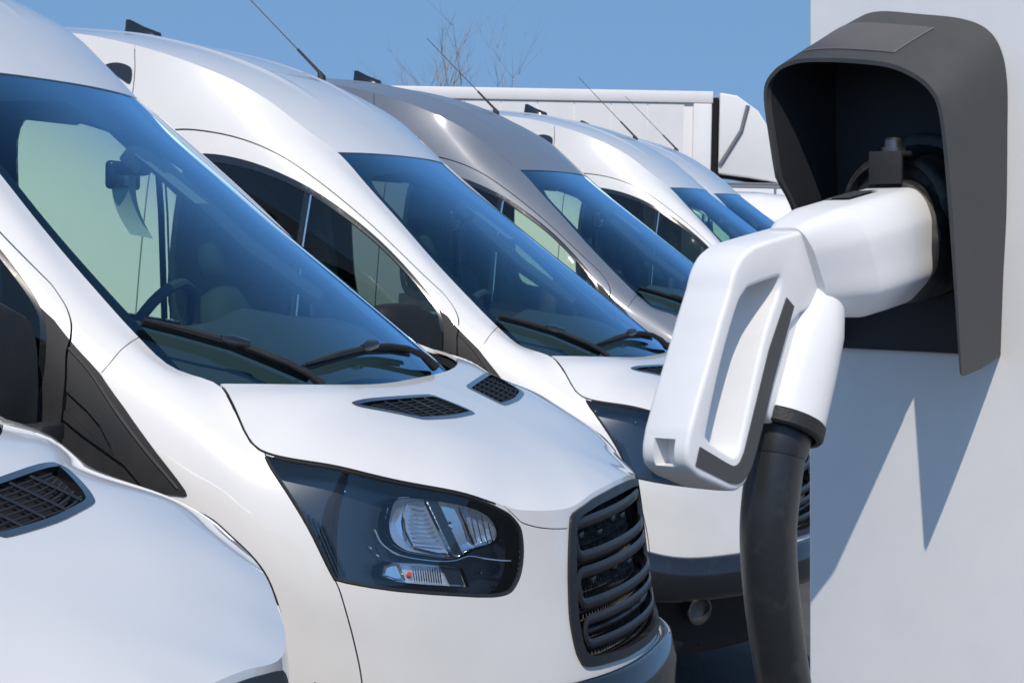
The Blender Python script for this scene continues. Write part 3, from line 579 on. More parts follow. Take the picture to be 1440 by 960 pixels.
    # cabin
    m = MB(); rows = []
    for y in np.linspace(-.84, .84, 25):
        k = .022 * math.exp(-((abs(y) - .42) / .17) ** 2)
        rows.append([(-.80 - .28 * (abs(y) / .84) ** 2.4, y, 1.24), (-.92 - .22 * (abs(y) / .84) ** 2.4, y, 1.325), (-1.10 - .1 * (abs(y) / .84) ** 2, y, 1.375 + k), (-1.30, y, 1.40 + k), (-1.42, y, 1.405 + k * 1.6), (-1.50, y, 1.37 + k), (-1.54, y, 1.25), (-1.50, y, .95), (-1.30, y, .70)])
    m.sheet(rows); m.build('dashboard', 'interior', van, angle=70)
    sw = MB(); c = Vector((-1.70, .42, 1.33)); t1 = Vector((.45, 0, .89)).normalized(); t2 = Vector((0, 1, 0)); n = t1.cross(t2)
    sw.tube([c + (t1 * math.cos(a) + t2 * math.sin(a)) * .195 for a in np.linspace(0, 2 * math.pi, 40, endpoint=False)], .016, 8, closed=True); s_ = sw.build('steering_wheel', 'interior', van)
    m = MB(); m.tube([c + n * .03, c - n * .01], [.07, .06], 16)
    for a in (1.45, -1.45, 3.14): m.tube([c, c + (t1 * math.cos(a) + t2 * math.sin(a)) * .19], [.022, .016], 6)
    m.build('hub', 'interior', s_)
    for ys in ((-.52), (-.17), (.45)):
        def cush(cx, cz, sx, sy, sz, tilt):
            rings = []; rot = Matrix.Rotation(tilt, 3, 'Y')
            for a in np.linspace(0, math.pi, 9):
                k = max(math.sin(a), .02) ** .35; rings.append([tuple(rot @ Vector((math.copysign(abs(math.cos(t)) ** .5, math.cos(t)) * sx / 2 * k, math.copysign(abs(math.sin(t)) ** .5, math.sin(t)) * sy / 2 * k, -math.cos(a) * sz / 2)) + Vector((cx, ys, cz))) for t in np.linspace(0, 2 * math.pi, 20, endpoint=False)])
            return MB().loft(rings)
        o = cush(-2.02, .88, .50, .44, .16, .1).build('seat', 'seat_cloth', van, angle=80)
        cush(-2.28, 1.20, .15, .44 if ys > 0 else .40, .70, -.26).build('backrest', 'seat_cloth', o, angle=80)
        cush(-2.39, 1.66, .10, .25, .20, -.2).build('headrest', 'seat_cloth', o, angle=80)
    m = MB(); m.add([(-2.66, -.95, .5), (-2.66, .95, .5), (-2.66, .82, 2.15), (-2.64, 0, 2.30), (-2.66, -.82, 2.15)], [(0, 1, 2, 3, 4)]); m.build('bulkhead', 'interior', van)
    m = MB(); m.sheet([[(x, y, z - .03 * (abs(y) / .62) ** 2) for y in np.linspace(-1, 1, 9) * w_] for x, z, w_ in ((-1.80, 2.025, .60), (-1.90, 2.04, .68), (-2.1, 2.09, .76), (-2.4, 2.12, .80), (-2.62, 2.13, .82))]); m.build('headliner', 'interior_light', van)
    for sd in (-1, 1):
        m = MB(); m.box((-1.95, sd * .42, 2.0), (.20, .40, .012), Matrix.Rotation(-.35, 3, 'Y')); m.build('sun_visor', 'interior', van, .005)
        m = MB(); m.sheet([[on(shell, u, v, sd, -.07)[0] for v in (.30, .7, .885)] for u in (1.9, 2.2, 2.6, 3.0, 3.4)]); m.build('door_lining', 'interior', van)
        m = MB(); m.tube([(-2.47, sd * .91, .9), (-2.48, sd * .88, 1.5), (-2.52, sd * .80, 2.08)], [.06, .06, .05], 8); m.build('door_pillar', 'interior', van)
        m = MB(); m.tube([(-1.32, sd * .77, 1.46), (-1.52, sd * .69, 1.61), (-1.90, sd * .60, 1.96)], [.025, .03, .03], 8); m.build('pillar_lining', 'interior', van)
    m = MB(); m.box((-1.60, 0, 1.80), (.03, .24, .075), Matrix.Rotation(R(8), 3, 'Z')); mo = m.build('rear_view_mirror', 'gloss_black', van, .012, 3)
    m = MB(); m.box((-1.565, 0, 1.82), (.07, .03, .04)); m.box((-1.555, 0, 1.84), (.05, .09, .07), Matrix.Rotation(R(-50), 3, 'Y')); m.build('mirror_foot', 'interior', mo, .01)
    m = MB(); m.sheet([[tuple(GP(a / 10 * .10 - .02, b, -.012)) for b in (.60, .68, .76)] for a in range(-6, 9, 3)]); m.build('inspection_sticker', 'interior_light', van)
    return van
def kids(o): return [c for c in bpy.data.objects if c.parent == o]
def copy_tree(src, parent=None, tree=None):
    c = src.copy(); COL.objects.link(c); c.parent = parent
    for ch in tree.get(src.name, []): copy_tree(ch, c, tree)
    return c
def tree_of(root):
    t = {}
    for o in bpy.data.objects:
        if o.parent: t.setdefault(o.parent.name, []).append(o)
    return t
proto = make_van()
PIV = Vector((-1.5, 0, 1.0))
def place(v, dx, dy, dz, yw, pt):
    M = Matrix.Translation(PIV + Vector((dx, dy, dz))) @ Matrix.Rotation(yw, 4, 'Z') @ Matrix.Rotation(pt, 4, 'Y') @ Matrix.Translation(-PIV)
    v.matrix_world = M; v.rotation_mode = 'XYZ'
T = tree_of(proto)
G_ = 'white vans parked side by side in the row'
row = [(0.061,-2.839,.018,-.033,-.010),(0,0,0,0,0),(.060,2.984,-.09,-.025,-.010),(-.085,6.259,-.056,-.050,-.009),(.062,9.458,-.075,-.024,.005),(-.013,11.568,-.068,-.001,-.003)]
labels = ['nearest white van, cropped at the lower left corner with only its hood and vent showing', 'white van in front with the large dark headlight and black grille fully showing', 'white van just behind the front van, its black door mirror above the front hood',
          'silver grey van with dark metallic roof, the only one not white', 'white van just beyond the silver van', 'farthest white van of the row, half hidden behind the roof of its neighbour']
vans = [proto] + [copy_tree(proto, None, T) for _ in range(5)]
for v, p, l, i in zip(vans, row, labels, range(6)):
    place(v, *p); v['label'] = l; v['category'] = 'van'; v['group'] = 'vans parked side by side'
def repaint(o, a, b):
    T2 = tree_of(o); st_ = [o]
    while st_:
        q = st_.pop(); st_ += T2.get(q.name, [])
        if q.type == 'MESH' and q.data.materials and q.data.materials[0].name == a:
            q.material_slots[0].link = 'OBJECT'; q.material_slots[0].material = MATS[b]
repaint(vans[3], 'white_paint', 'silver_paint')
# ================================================================ the lot
# things only the front van carries behind its windscreen
def gp(a, b, o): return on(lambda p, q: glass(p, q), a, b, 1, o, ref=(0, 0, 1))[0]
m = MB(); rows = []
for t in np.linspace(0, 1, 9): rows.append([(-1.585 - .02 * t + .05 * t * t, -.10 + .15 * s_ + .05 * t * t, 1.80 - .155 * t - .012 * s_ * t) for s_ in np.linspace(0, 1, 5)])
m.sheet(rows); pp = m.build('paper_sheet', 'paper'); tag(pp, 'pale curled paper sheet hanging behind the windscreen below the rear view mirror', 'paper')
m = MB(); m.sheet([[gp(a, b, -.010) for a in np.linspace(-.02, .10, 4)] for b in np.linspace(.70, .78, 4)]); m.build('sensor_patch', 'interior', vans[1])
for k, m_ in (('asphalt', 0),):
    m = mat('asphalt', (.075, .072, .070), .85, noise=(3.0, (.11, .105, .10), .4, .7, .05), bump=(180, .5, .01))
mat('concrete', (.30, .29, .27), .85, noise=(6, (.22, .21, .20), .4, .7, 0), bump=(90, .3, .004))
mat('road_paint', (.70, .70, .68), .7, noise=(8, (.35, .35, .35), .5, .8, 0))
mat('trailer_white', (.80, .77, .75), .5, noise=(1.3, (.72, .69, .67), .5, .8, 0))
mat('grey_trim', (.16, .17, .19), .6)
mat('bark', (.30, .27, .25), .9, bump=(40, .5, .01))
mat('cabinet_white', (.85, .83, .81), .38, noise=(3.2, (.76, .75, .745), .45, .7, .05), bump=(260, .06, .001))
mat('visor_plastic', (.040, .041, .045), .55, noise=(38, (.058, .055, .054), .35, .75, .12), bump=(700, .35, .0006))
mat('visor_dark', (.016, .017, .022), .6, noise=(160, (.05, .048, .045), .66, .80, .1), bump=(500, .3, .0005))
mat('gun_white', (.80, .79, .785), .36, noise=(16, (.76, .75, .745), .45, .7, .08), bump=(500, .08, .0004))
mat('strip_grey', (.055, .056, .058), .55, bump=(1200, .5, .0004))
mat('cable_rubber', (.018, .019, .022), .36, noise=(60, (.035, .034, .033), .5, .75, .15), bump=(300, .12, .0006))
mat('dusty_black', (.022, .022, .024), .5, noise=(70, (.10, .085, .065), .48, .72, .3), bump=(300, .3, .001))
mat('sticker', (.075, .068, .070), .42, noise=(30, (.095, .088, .088), .4, .7, .1))
mat('sticker_edge', (.24, .20, .20), .5)
# ground: one sheet, a shallow drainage fall under the row
def gz(y): return float(np.interp(y, [1.0, 2.0], [0, -.085]))
m = MB(); xs = [-900, -60, -12, -8, -4, 0, 4, 8, 30, 900]; ys = [-900, -40, -8, -4, -1, 1.0, 1.25, 1.5, 1.75, 2.0, 4, 8, 14, 30, 90, 900]
m.sheet([[(x, y, gz(y) - .002) for y in ys] for x in xs]); tag(m.build('ground', 'asphalt', angle=180), kind='structure')
# ---------------------------------------------------------------- charging cabinet
CU_ = Vector((-.02358714, -.00624346, .99970229)); CN = Vector((-.4251831, -.90497147, -.01568367)); CX = Vector((.90479997, -.42542645, .01869107)); W0 = Vector((.78381421, -3.6799929, 1.69166104))
CM = Matrix(((CX.x, CN.x, CU_.x, W0.x), (CX.y, CN.y, CU_.y, W0.y), (CX.z, CN.z, CU_.z, W0.z), (0, 0, 0, 1)))
def L3(a, b, c): return (a, c, b)          # a along the face, b up, c out of the face -> local coordinates (x, y, z)
def charger_root(name, label, cat):
    o = empty(name, (0, 0, 0), label, cat); o.matrix_world = CM; return o
cab = charger_root('charging_cabinet', 'tall white charging cabinet filling the right edge of the picture behind the black hood', 'cabinet')
m = MB(); v = []
prof = [(-.107, 0), (-.107, -.42), (.52, -.42), (.52, 0)]
m.add([L3(a, b, c) for b in (-1.62, .62) for a, c in prof], [(0, 1, 2, 3), (7, 6, 5, 4), (0, 4, 5, 1), (1, 5, 6, 2), (2, 6, 7, 3), (3, 7, 4, 0)])
m.build('cabinet_body', 'cabinet_white', cab, .0025, 3)
m = MB(); m.add([L3(a, b, c) for b in (-1.695, -1.62) for a, c in ((-.09, -.02), (-.09, -.40), (.50, -.40), (.50, -.02))], [(0, 1, 2, 3), (7, 6, 5, 4), (0, 4, 5, 1), (1, 5, 6, 2), (2, 6, 7, 3), (3, 7, 4, 0)]); m.build('plinth', 'grey_trim', cab)
# hood over the socket
hd = charger_root('connector_hood', 'dark grey plastic weather hood fixed on the white cabinet around the charging socket', 'hood')
BK = smooth_line([(.067,-.110),(.069,-.05),(.0715,0),(.072,.06),(.0715,.100),(.066,.125),(.054,.141),(.032,.1505),(-.005,.1565),(-.040,.161),(-.060,.157),(-.074,.143),(-.080,.12),(-.081,.06),(-.080,0),(-.080,-.06),(-.080,-.108)], 6)
FR = smooth_line([(.0815,-.121),(.0775,-.06),(.0735,0),(.069,.045),(.0635,.078),(.055,.093),(.040,.104),(.018,.1125),(-.014,.1172),(-.046,.1195),(-.0665,.1185),(-.0825,.1122),(-.0925,.095),(-.0860,.050),(-.0785,.006),(-.0785,-.05),(-.0790,-.10)], 6)
n_ = len(BK); dep = [(.088 if i < n_ * .84 else .088 - .070 * ((i - n_ * .84) / (n_ * .16)) ** .8) for i in range(n_)]
def HP(i, f, off=0.0):   # point on the hood skin; i along the outline, f from cabinet to rim
    i = min(max(i, 0), n_ - 1); i0 = int(i); i1 = min(i0 + 1, n_ - 1); k = i - i0
    b = np.array(BK[i0]) * (1 - k) + np.array(BK[i1]) * k; g = np.array(FR[i0]) * (1 - k) + np.array(FR[i1]) * k; d = dep[i0] * (1 - k) + dep[i1] * k
    q = b + (g - b) * f; c_ = np.array((0, .01)); w_ = q - c_; w_ = w_ / np.linalg.norm(w_)
    q = q + w_ * (off + .0035 * 4 * f * (1 - f) * .5); return L3(q[0], q[1], d * f + .0005)
fs = [0, .08, .2, .35, .5, .65, .8, .92, .975, 1.0]
outr = [[HP(i, f) for i in range(n_)] for f in fs]; inr = [[HP(i, f, -.0034) for i in range(n_)] for f in fs]
rim_ = [[HP(i, .93, -.0034) for i in range(n_)]]
m = MB(); rows = outr + [inr[-1], rim_[0]]; m.sheet(rows)
me = m.mesh('hood_shell', True, 50); b = bmesh.new(); b.from_mesh(me); bmesh.ops.remove_doubles(b, verts=b.verts, dist=1e-6); bmesh.ops.recalc_face_normals(b, faces=b.faces); b.to_mesh(me); b.free(); me.shade_smooth(); me.set_sharp_from_angle(angle=R(50))
link('hood_shell', me, 'visor_plastic', hd)
m = MB(); m.sheet(inr[:-2] + rim_); ll = m.build('hood_inner_dark', 'visor_dark', hd, angle=60)  # inner faces: dusty black, with their unlit tone also put into the colour
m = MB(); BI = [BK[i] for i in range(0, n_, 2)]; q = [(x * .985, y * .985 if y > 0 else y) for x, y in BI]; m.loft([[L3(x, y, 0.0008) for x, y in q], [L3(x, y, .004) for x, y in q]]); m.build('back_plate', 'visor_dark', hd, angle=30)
# clear sticker on the hood top
i0, i1 = 43.0, 59.5
m = MB(); m.sheet([[HP(i, f, .0006) for f in np.linspace(.30, .84, 8)] for i in np.linspace(i0, i1, 18)]); m.build('sticker', 'sticker', hd)
m = MB(); m.tube([HP(i, .84, .0007) for i in np.linspace(i0, i1, 18)] , .00045, 4); m.tube([HP(i0, f, .0007) for f in np.linspace(.30, .84, 8)], .00045, 4); m.build('sticker_rim', 'sticker_edge', hd)
for a, b, c in ((.066, -.052, .004), (.035, .125, .004)):
    m = MB(); m.loft([[L3(a + r * math.cos(t), b + r * math.sin(t), c + h) for t in np.linspace(0, 2 * math.pi, 14, endpoint=False)] for h, r in ((0, .0035), (.002, .0033), (.003, .002))]); m.build('rivet', 'chrome', hd)
# socket with its locking bracket
sk = charger_root('charging_socket', 'dusty black round charging socket with bolted lock bracket inside the hood', 'socket')
def discs(a, b, prof, n=40): return [[L3(a + r * math.cos(t), b + r * math.sin(t), c) for t in np.linspace(0, 2 * math.pi, n, endpoint=False)] for c, r in prof]
m = MB(); m.loft(discs(.001, -.002, [(.004, .065), (.009, .0645), (.0105, .062), (.011, .056), (.030, .052), (.046, .050), (.050, .047), (.052, .043), (.045, .040)])); m.build('flange', 'dusty_black', sk, angle=35)
for t in (.7, 2.4, 3.9, 5.5):
    m = MB(); m.loft(discs(.001 + .059 * math.cos(t), -.002 + .059 * math.sin(t), [(.009, .004), (.013, .004), (.0135, .003)], 6)); m.build('flange_screw', 'steel', sk)
m = MB(); m.loft([[L3(.0085 + r * math.cos(t), -.022 + r * 1.12 * math.sin(t), c) for t in np.linspace(0, 2 * math.pi, 40, endpoint=False)] for c, r in ((.040, .0425), (.066, .0425), (.068, .041), (.070, .038))]); m.build('collar', 'dusty_black', sk, angle=35)
br = MB(); br.box(L3(.008, .0345, .073), (.0285, .004, .025)); br.box(L3(.008, .0450, .046), (.0285, .056, .004)); br.box(L3(.008, .030, .030), (.026, .012, .028)); bo = br.build('lock_bracket', 'rough_black', sk, .0012)
m = MB(); m.tube([L3(.008, .047, .062), L3(.008, .050, .062), L3(.008, .0501, .062), L3(.008, .0555, .062), L3(.008, .0575, .062)], [.0095, .0095, .0072, .0070, .0050], 24); m.build('bolt', 'steel', bo, angle=30)
m = MB(); m.tube([L3(-.012, .036, .058), L3(.0, .036, .058)], .0062, 16); m.build('pin', 'rough_black', bo)
# ---------------------------------------------------------------- the gun
gun = charger_root('charging_gun', 'white charging plug with large loop handle and black rubber strip, pushed into the socket', 'charging plug')
SEC = [(0, .043), (.012, .0430), (.0215, .0420), (.0300, .0350), (.0362, .022), (.0375, .012), (.0375, -.004), (.0375, -.018), (.0350, -.0265), (.0260, -.0365), (.0165, -.0440), (0, -.0450)]
sec = SEC + [(-x, y) for x, y in SEC[-2:0:-1]]; sec = smooth_line(sec, 3, True)
def nz(c, w=1.0, h=1.0, da=0.0): b0 = -.023 - .15 * (c - .065); return [L3(.0085 + da + x * w, b0 + y * h, c) for x, y in sec]
m = MB(); rg = [nz(.0665, .95, .95), nz(.068, .985, .985), nz(.071, 1, 1), nz(.10, 1.0, 1.0), nz(.13, .985, .985), nz(.155, .96, .96)]
def nzs(c, s, w, h, da=0): return [L3(.0085 + da + x * w, -.023 - .15 * (c - s * y - .065) + y * h, c + s * (-y)) for x, y in sec]
rg = rg[:4] + [nzs(.150, -.42, .985, .985), nzs(.1535, -.44, .965, .975), nzs(.180, -.42, .70, .86, -.004), nzs(.190, -.40, .52, .78, -.005)]
m.loft(rg); m.build('plug_body', 'gun_white', gun, angle=24)
# dark window on top of the plug
def top(a, c, o=.0016): return L3(a, -.023 - .15 * (c - .065) + .043 - abs(a - .0085) ** 2 * 2.5 + o, c)
m = MB(); m.add([top(a, c) for c in (.092, .112, .134) for a in (-.008, .013)], [(0, 1, 3, 2), (2, 3, 5, 4)]); m.build('top_window', 'strip_grey', gun)
# loop handle: a plate with a hole, in the plane of the plug's axis
OUT = [(.135,-.002),(.178,-.0092),(.2270,-.0165),(.2520,-.0205)] + smooth_line([(.2640,-.0230),(.2780,-.0295),(.2880,-.0400),(.2940,-.0530)], 4) + [(.3050,-.0730),(.3160,-.0950),(.3330,-.1280)] + smooth_line([(.3415,-.1460),(.3450,-.1600),(.3420,-.1710),(.3300,-.1790)], 4) + [(.3080,-.1865)] + smooth_line([(.2960,-.1905),(.2850,-.1915),(.2745,-.1870),(.2665,-.1760)], 4) + [(.2600,-.1600),(.2480,-.1350),(.2350,-.1080),(.2190,-.0800),(.2050,-.0720),(.150,-.060)]
INN = smooth_line([(.2770,-.0530),(.2720,-.0490),(.2400,-.0430),(.2310,-.0425),(.2290,-.0480),(.2310,-.0580),(.2480,-.0860),(.2700,-.1380),(.2790,-.1610),(.2840,-.1680),(.2910,-.1705),(.3000,-.1670),(.3180,-.1585),(.3245,-.1530),(.3240,-.1460),(.3060,-.0990),(.2860,-.0610)], 3, True)
def shrink(P, d):
    P = np.array(resample(P, .003, True))
    for _ in range(3): P = .5 * P + .25 * (np.roll(P, 1, 0) + np.roll(P, -1, 0))
    return [tuple(p) for p in grow(P, -d)]
def plate(name, outl, holes, a0, a1, bev, mt, parent, cut=None):
    st_ = [(bev * (1 - math.sin(t)), bev * (1 - math.cos(t))) for t in np.linspace(0, math.pi / 2, 5)]   # inset, depth from the face
    lev = [(i, a1 - d) for i, d in st_] + [(i, a0 + d) for i, d in st_[::-1]]
    lp = []
    for k, Lp in enumerate([outl] + holes):
        P = np.array(resample(Lp, .004, True)); lp.append([grow(P, i * (-1 if k == 0 else 1)) for i, _ in lev])
    m = MB()
    for L_ in lp:
        m.loft([[L3(a, b, c) for c, b in q] for q, (_, a) in zip(L_, lev)], cap=False)
    V = []; E = []
    for L_ in lp:
        n = len(V); V += [tuple(p) for p in L_[0]]; k = len(L_[0]); E += [(n + i, n + (i + 1) % k) for i in range(k)]
    r = delaunay_2d_cdt([Vector(v) for v in V], E, [], 0, 1e-7); T = [f for f in r[2]]; uv = np.array([tuple(v) for v in r[0]]); c = np.array([uv[list(f)].mean(0) for f in T])
    ok = inside(lp[0][0], c)
    for L_ in lp[1:]: ok &= ~inside(L_[0], c)
    T = [f for f, o_ in zip(T, ok) if o_]
    for a in (a1, a0): m.add([L3(a, b, c_) for c_, b in uv], T)
    me = m.mesh(name, False); b = bmesh.new(); b.from_mesh(me); bmesh.ops.remove_doubles(b, verts=b.verts, dist=2e-6); bmesh.ops.recalc_face_normals(b, faces=b.faces); b.to_mesh(me); b.free()
    o = link(name, me, mt)
    if cut:
        c_ = link('cutter', cut, 'gun_white')
        md = o.modifiers.new('b', 'BOOLEAN'); md.object = c_; md.operation = 'DIFFERENCE'; md.solver = 'EXACT'
        bpy.context.view_layer.update(); dg = bpy.context.evaluated_depsgraph_get(); me2 = bpy.data.meshes.new_from_object(o.evaluated_get(dg)); o.modifiers.clear(); o.data = me2; bpy.data.objects.remove(c_); me = me2
    o.parent = parent
    me.shade_smooth(); me.set_sharp_from_angle(angle=R(35)); return o
m = MB(); cx_ = [(-.0155, .345), (.0085, .345)]
q = [L3(-.0150, -.1480, .40), L3(.0080, -.1480, .40), L3(.0080, -.1740, .40), L3(-.0150, -.1740, .40)]; q2 = [L3(-.0110, -.1530, .3290), L3(.0050, -.1530, .3290), L3(.0050, -.1700, .3290), L3(-.0110, -.1700, .3290)]
m.loft([q, q2]); cutm = m.mesh('cut', False)
hnd = plate('loop_handle', [tuple(p) for p in OUT], [shrink(INN, .0030)], -.0225, .0165, .0034, 'gun_white', gun, cutm)
plate('grip_web', [(.150,-.040),(.212,-.055),(.228,-.085),(.243,-.118),(.247,-.140),(.236,-.149),(.205,-.146),(.19,-.10),(.165,-.065)], [], -.0170, .0125, .004, 'gun_white', gun)
# black strip inlaid on the right face of the handle
ST = [(.2245,-.0600),(.2150,-.0665)] + [(.2270,-.0900),(.2400,-.1150),(.2520,-.1420),(.2625,-.1640)] + smooth_line([(.2690,-.1760),(.2760,-.1832),(.2850,-.1868),(.2950,-.1855)], 4) + [(.3360,-.1700),(.3310,-.1575)] + smooth_line([(.3000,-.1708),(.2910,-.1738),(.2840,-.1722),(.2780,-.1650)], 4) + [(.2690,-.1450),(.2470,-.0960)]
m = MB(); m.loft([[L3(.0160, b, c) for c, b in ST], [L3(.0173, b, c) for c, b in ST]]); m.build('grip_strip', 'strip_grey', gun, angle=30)
# grip tube, its end ring and the cable
ax0, ax1 = Vector(L3(.002, -.045, .158)), Vector(L3(.002, -.149, .2065)); ax = (ax1 - ax0).normalized()
def ringpt(p, r, n=36, e=1.0):
    x = Vector((1, 0, 0)); y = ax.cross(x).normalized(); return [p + (x * math.cos(t) * e + y * math.sin(t)) * r for t in np.linspace(0, 2 * math.pi, n, endpoint=False)]
m = MB(); m.loft([ringpt(ax0 + ax * h, r) for h, r in ((-.01, .010), (.02, .0240), (.045, .0290), (.08, .0305), (.1135, .0308))]); m.build('grip_tube', 'gun_white', gun, angle=40)
m = MB(); e_ = ax0 + ax * .1137; m.loft([ringpt(e_ + ax * h, r) for h, r in ((0, .0300), (.001, .0318), (.010, .0318), (.0115, .0305), (.0118, .0270), (.004, .0245), (.004, .0215))]); eo = m.build('end_ring', 'rough_black', gun, angle=30)
m = MB()
for k in range(10):
    t = k * math.pi / 5; x = Vector((1, 0, 0)); y = ax.cross(x).normalized(); d_ = x * math.cos(t) + y * math.sin(t); m.tube([e_ + ax * .006 + d_ * .0215, e_ + ax * .0095 + d_ * .0285], .0011, 4)
m.build('ring_rib', 'rough_black', eo)
cable = charger_root('charging_cable', 'thick black charging cable hanging from the white plug down past the cabinet edge', 'cable')
CP = [(.002,-.128,.198),(.002,-.150,.206),(.0015,-.170,.2135),(.001,-.195,.2190),(0,-.225,.2225),(0,-.26,.2205),(0,-.30,.2130),(0,-.345,.2010),(.0,-.42,.180),(.002,-.6,.150),(.01,-.9,.14),(.02,-1.3,.16),(.04,-1.58,.22),(.10,-1.655,.34),(.25,-1.668,.42),(.5,-1.668,.30),(.70,-1.668,-.1)]
cp = smooth_line(CP, 6); m = MB(); m.tube([L3(*p) for p in cp], [(.0235 if i < 6 else .0225 if i < 12 else .0212 - .0014 * min(1, (i - 12) / 30)) for i in range(len(cp))], 28); m.build('cable_sheath', 'cable_rubber', cable, angle=80)
m = MB(); m.tube([L3(*cp[i]) for i in range(3, 14)], [.0238] * 3 + [.0236, .0234, .0232, .023, .0228, .0226, .0224, .0218], 28); m.build('strain_relief', 'cable_rubber', cable, angle=80)
# ---------------------------------------------------------------- far vehicles
def cam_at(px, py, dpt): return CC + (CD + CR * ((px - 720) / 3119.7) - CU * ((py - 480) / 3119.7)) * dpt
th = math.atan2(CR.y, CR.x)
tr = empty('box_trailer', (0, 0, 0), 'long white box trailer parked beyond the row of vans', 'trailer'); o0 = cam_at(1003, 128, 36); tr.location = (o0.x, o0.y, -.09); tr.rotation_euler = (0, 0, th)
H = o0.z + .09; TL = 13.6
m = MB(); m.box((-TL / 2, 1.27, (H + 1.0) / 2 + .0), (TL - .02, 2.5, H - 1.02)); m.build('box_body', 'trailer_white', tr, .02)
nP = 22; pw = (TL - .48) / nP
for k in range(nP):
    m = MB(); m.box((-.46 - pw * (k + .5), .010, (H + 1.1) / 2 - .08), (pw - .010, .030, H - 1.10 - .30)); m.build('side_panel', 'trailer_white', tr, .004, 1)
m = MB(); m.box((-TL / 2, .0, H - .105), (TL, .07, .19)); m.build('top_rail', 'trailer_white', tr, .015)
m = MB(); m.box((-TL / 2, .0, 1.08), (TL, .06, .16)); m.build('side_rail', 'grey_trim', tr, .01)
m = MB(); m.box((-.17, -.01, (H + 1.0) / 2 - .10), (.30, .07, H - 1.22)); m.build('corner_post', 'trailer_white', tr, .02)
for k, xx in enumerate((-9.2, -10.5, -11.8)):
    for yy in (.15, 2.3):
        m = MB(); m.tube([(xx, yy - .14, .5), (xx, yy - .12, .5), (xx, yy + .12, .5), (xx, yy + .14, .5)], [.42, .5, .5, .42], 24); m.build('wheel', 'rubber', tr)
m = MB(); m.box((-TL / 2, 1.27, .86), (TL - 1, .9, .24)); m.box((-2.6, 1.27, .45), (.12, 1.6, .9)); m.build('chassis', 'void', tr)
tk = empty('truck_cab', (0, 0, 0), 'white truck cab with tall roof deflector, coupled to the front of the white trailer', 'truck'); tk.location = tr.location; tk.rotation_euler = tr.rotation_euler
m = MB(); m.sheet([[(.04, y, z) for z in (.9, H - .3)] for y in (.15, 2.35)]); m.box((.05, 1.25, (H + .8) / 2), (.10, 2.2, H - 1.0)); m.build('cab_gap_dark', 'void', tk)  # black block stands in for the dark open gap between trailer and cab
def yprof(P, y0, y1, name, mt, par, bev=.05):
    m = MB(); m.loft([[(x, y0, z) for x, z in P], [(x, y1, z) for x, z in P]]); return m.build(name, mt, par, bev, 3)
df = yprof([(.12, 2.75), (.12, H - .02), (.40, H - .06), (.75, H - .30), (1.05, H - .75), (1.30, 2.62), (1.25, 2.60), (.6, 2.70)], .12, 2.38, 'roof_deflector', 'trailer_white', tk)
m = MB(); m.tube([(.15, .10, 2.90), (.48, .10, 3.45), (.58, .10, H - .22)], .035, 6); m.build('deflector_strip', 'grey_trim', df)  # grey diagonal strip across the deflector side
yprof([(.14, .9), (.14, 2.62), (1.75, 2.60), (1.95, 2.35), (2.15, 1.6), (2.20, .5), (1.3, .5), (1.25, .9)], .05, 2.45, 'cab_body', 'trailer_white', tk)
yprof([(1.05, 1.55), (1.05, 2.30), (1.72, 2.28), (1.98, 1.6)], .035, .06, 'side_window', 'frit', tk, .0)
yprof([(1.80, 2.32), (1.97, 2.31), (2.17, 1.62), (2.10, 1.6)], .2, 2.3, 'windscreen', 'frit', tk, .0)
for xx, yy in ((1.55, .2), (1.55, 2.3)):
    m = MB(); m.tube([(xx, yy - .15, .42), (xx, yy - .12, .42), (xx, yy + .12, .42), (xx, yy + .15, .42)], [.40, .5, .5, .40], 24); m.build('wheel', 'rubber', tk)
# low white van with a roof rack, standing crosswise beyond the row
mv = empty('parked_van', (0, 0, 0), 'white low-roofed van with a thin roof rack, crosswise behind the row beside the hood', 'van'); p = cam_at(1060, 268, 23); mv.location = (p.x, p.y, -.085); mv.rotation_euler = (0, 0, th)
H2 = p.z + .085
def bodyring(x, h, w, z0=.35): return [(x, y * w, z) for y, z in ((1, z0), (1.0, .9), (.97, 1.25), (.88, h - .28), (.80, h - .10), (.62, h - .015), (.3, h), (-.3, h), (-.62, h - .015), (-.80, h - .10), (-.88, h - .28), (-.97, 1.25), (-1.0, .9), (-1, z0))]
m = MB(); m.loft([bodyring(-3.6, H2 - .12, .92), bodyring(-3.5, H2 - .03, .96), bodyring(-2.0, H2, .97), bodyring(0, H2 - .02, .97), bodyring(.8, H2 - .10, .96), bodyring(1.1, H2 - .26, .95), bodyring(1.75, 1.35, .93), bodyring(2.3, 1.12, .90), bodyring(2.5, .95, .82)]); m.build('body', 'white_paint', mv, angle=50)
for x0, x1 in ((-3.2, -1.9), (-1.8, -.45), (-.35, .85)):
    m = MB(); 
    for sd in (1, -1): m.add([(x0, sd * .965, 1.30), (x1, sd * .965, 1.30), (x1 - .05, sd * .885, H2 - .33), (x0 + .03, sd * .885, H2 - .33)], [(0, 1, 2, 3)])
    m.build('window', 'frit', mv)
m = MB(); m.add([(.93, .72, H2 - .19), (.93, -.72, H2 - .19), (1.68, -.80, 1.43), (1.68, .80, 1.43)], [(0, 1, 2, 3)]); m.build('windscreen', 'frit', mv)
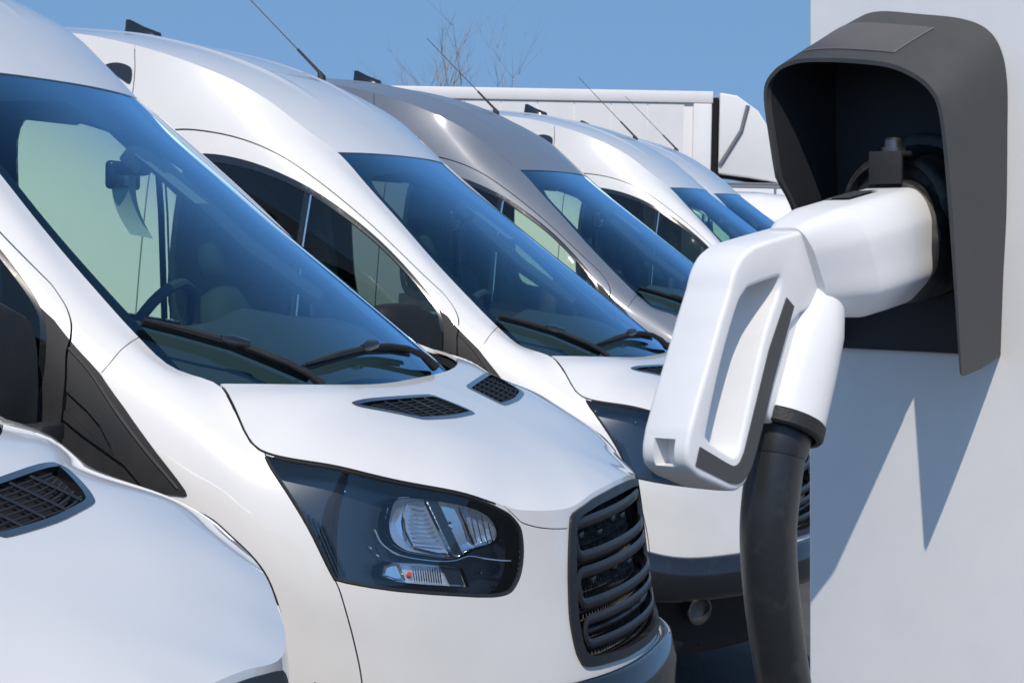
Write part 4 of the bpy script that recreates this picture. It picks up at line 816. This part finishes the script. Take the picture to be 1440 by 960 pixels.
for sd in (1, -1):
    m = MB(); m.tube([(-3.0, sd * .66, H2 + .06), (.4, sd * .66, H2 + .05)], .016, 6)
    for k in range(6): m.tube([(-2.9 + k * .64, sd * .66, H2 - .03), (-2.9 + k * .64, sd * .66, H2 + .06)], .014, 6)
    m.build('roof_rail', 'grey_trim', mv)
    for xx in (-2.7, 1.45):
        m = MB(); m.tube([(xx, sd * .72, .33), (xx, sd * .76, .33), (xx, sd * .92, .33), (xx, sd * .94, .33)], [.26, .33, .33, .26], 20); m.build('wheel', 'rubber', mv)
# ---------------------------------------------------------------- bare trees behind the trailer
def bare_tree(px, topy, dist, label, spread, nb, seed, lean=0):
    rnd = random.Random(seed); p = cam_at(px, 324, dist); root = empty('bare_tree', (p.x, p.y, -.1), label, 'tree', 'bare trees behind the trailer')
    Ht = cam_at(px, topy, dist).z + .1; tm = MB(); bm_ = MB()
    hs = Ht * .42; tm.tube([(0, 0, 0), (.03, .02, hs * .5), (lean * .1, 0, hs)], [.13 * Ht / 8, .10 * Ht / 8, .075 * Ht / 8], 8)
    def grow_(p, d, ln, r, lv):
        pts = [p]; q = p.copy(); dd = d.copy()
        for k in range(5):
            dd = (dd + Vector((rnd.uniform(-.13, .13), rnd.uniform(-.13, .13), rnd.uniform(-.02, .14)))).normalized(); q = q + dd * ln / 5; pts.append(q.copy())
        bm_.tube(pts, [.8 * r * (1 - .15 * k) for k in range(6)], 4 if lv else 5)
        if lv < 3:
            for k in range(rnd.randint(2, 4)):
                i = rnd.randint(1, 4); ax_ = Vector((rnd.uniform(-1, 1), rnd.uniform(-1, 1), 0)).normalized(); grow_(pts[i], (dd * 1.0 + ax_ * rnd.uniform(.35, .8)).normalized(), ln * rnd.uniform(.45, .65), r * .5, lv + 1)
    for k in range(nb):
        a = k * 2.4 + rnd.uniform(-.4, .4); d = Vector((math.cos(a) * spread, math.sin(a) * spread, 1)).normalized(); grow_(Vector((lean * .1, 0, hs * rnd.uniform(.75, 1.0))), d, (Ht - hs) * rnd.uniform(.78, 1.0), .032 * Ht / 8, 0)
    tm.build('trunk', 'bark', root); bm_.build('branches', 'bark', root, angle=180)
bare_tree(634, 46, 62, 'tallest bare tree, rising over the trailer beside a slanted aerial', .13, 6, 21)
bare_tree(532, 92, 66, 'small bare treetop at the left end of the visible trailer roof', .12, 2, 5)
bare_tree(577, 72, 66, 'thin bare treetop left of the tallest tree', .10, 2, 8)
bare_tree(703, 88, 64, 'slim bare tree right of the tallest one', .10, 2, 11)
bare_tree(728, 104, 68, 'lowest bare treetop, rightmost above the trailer', .10, 2, 13)
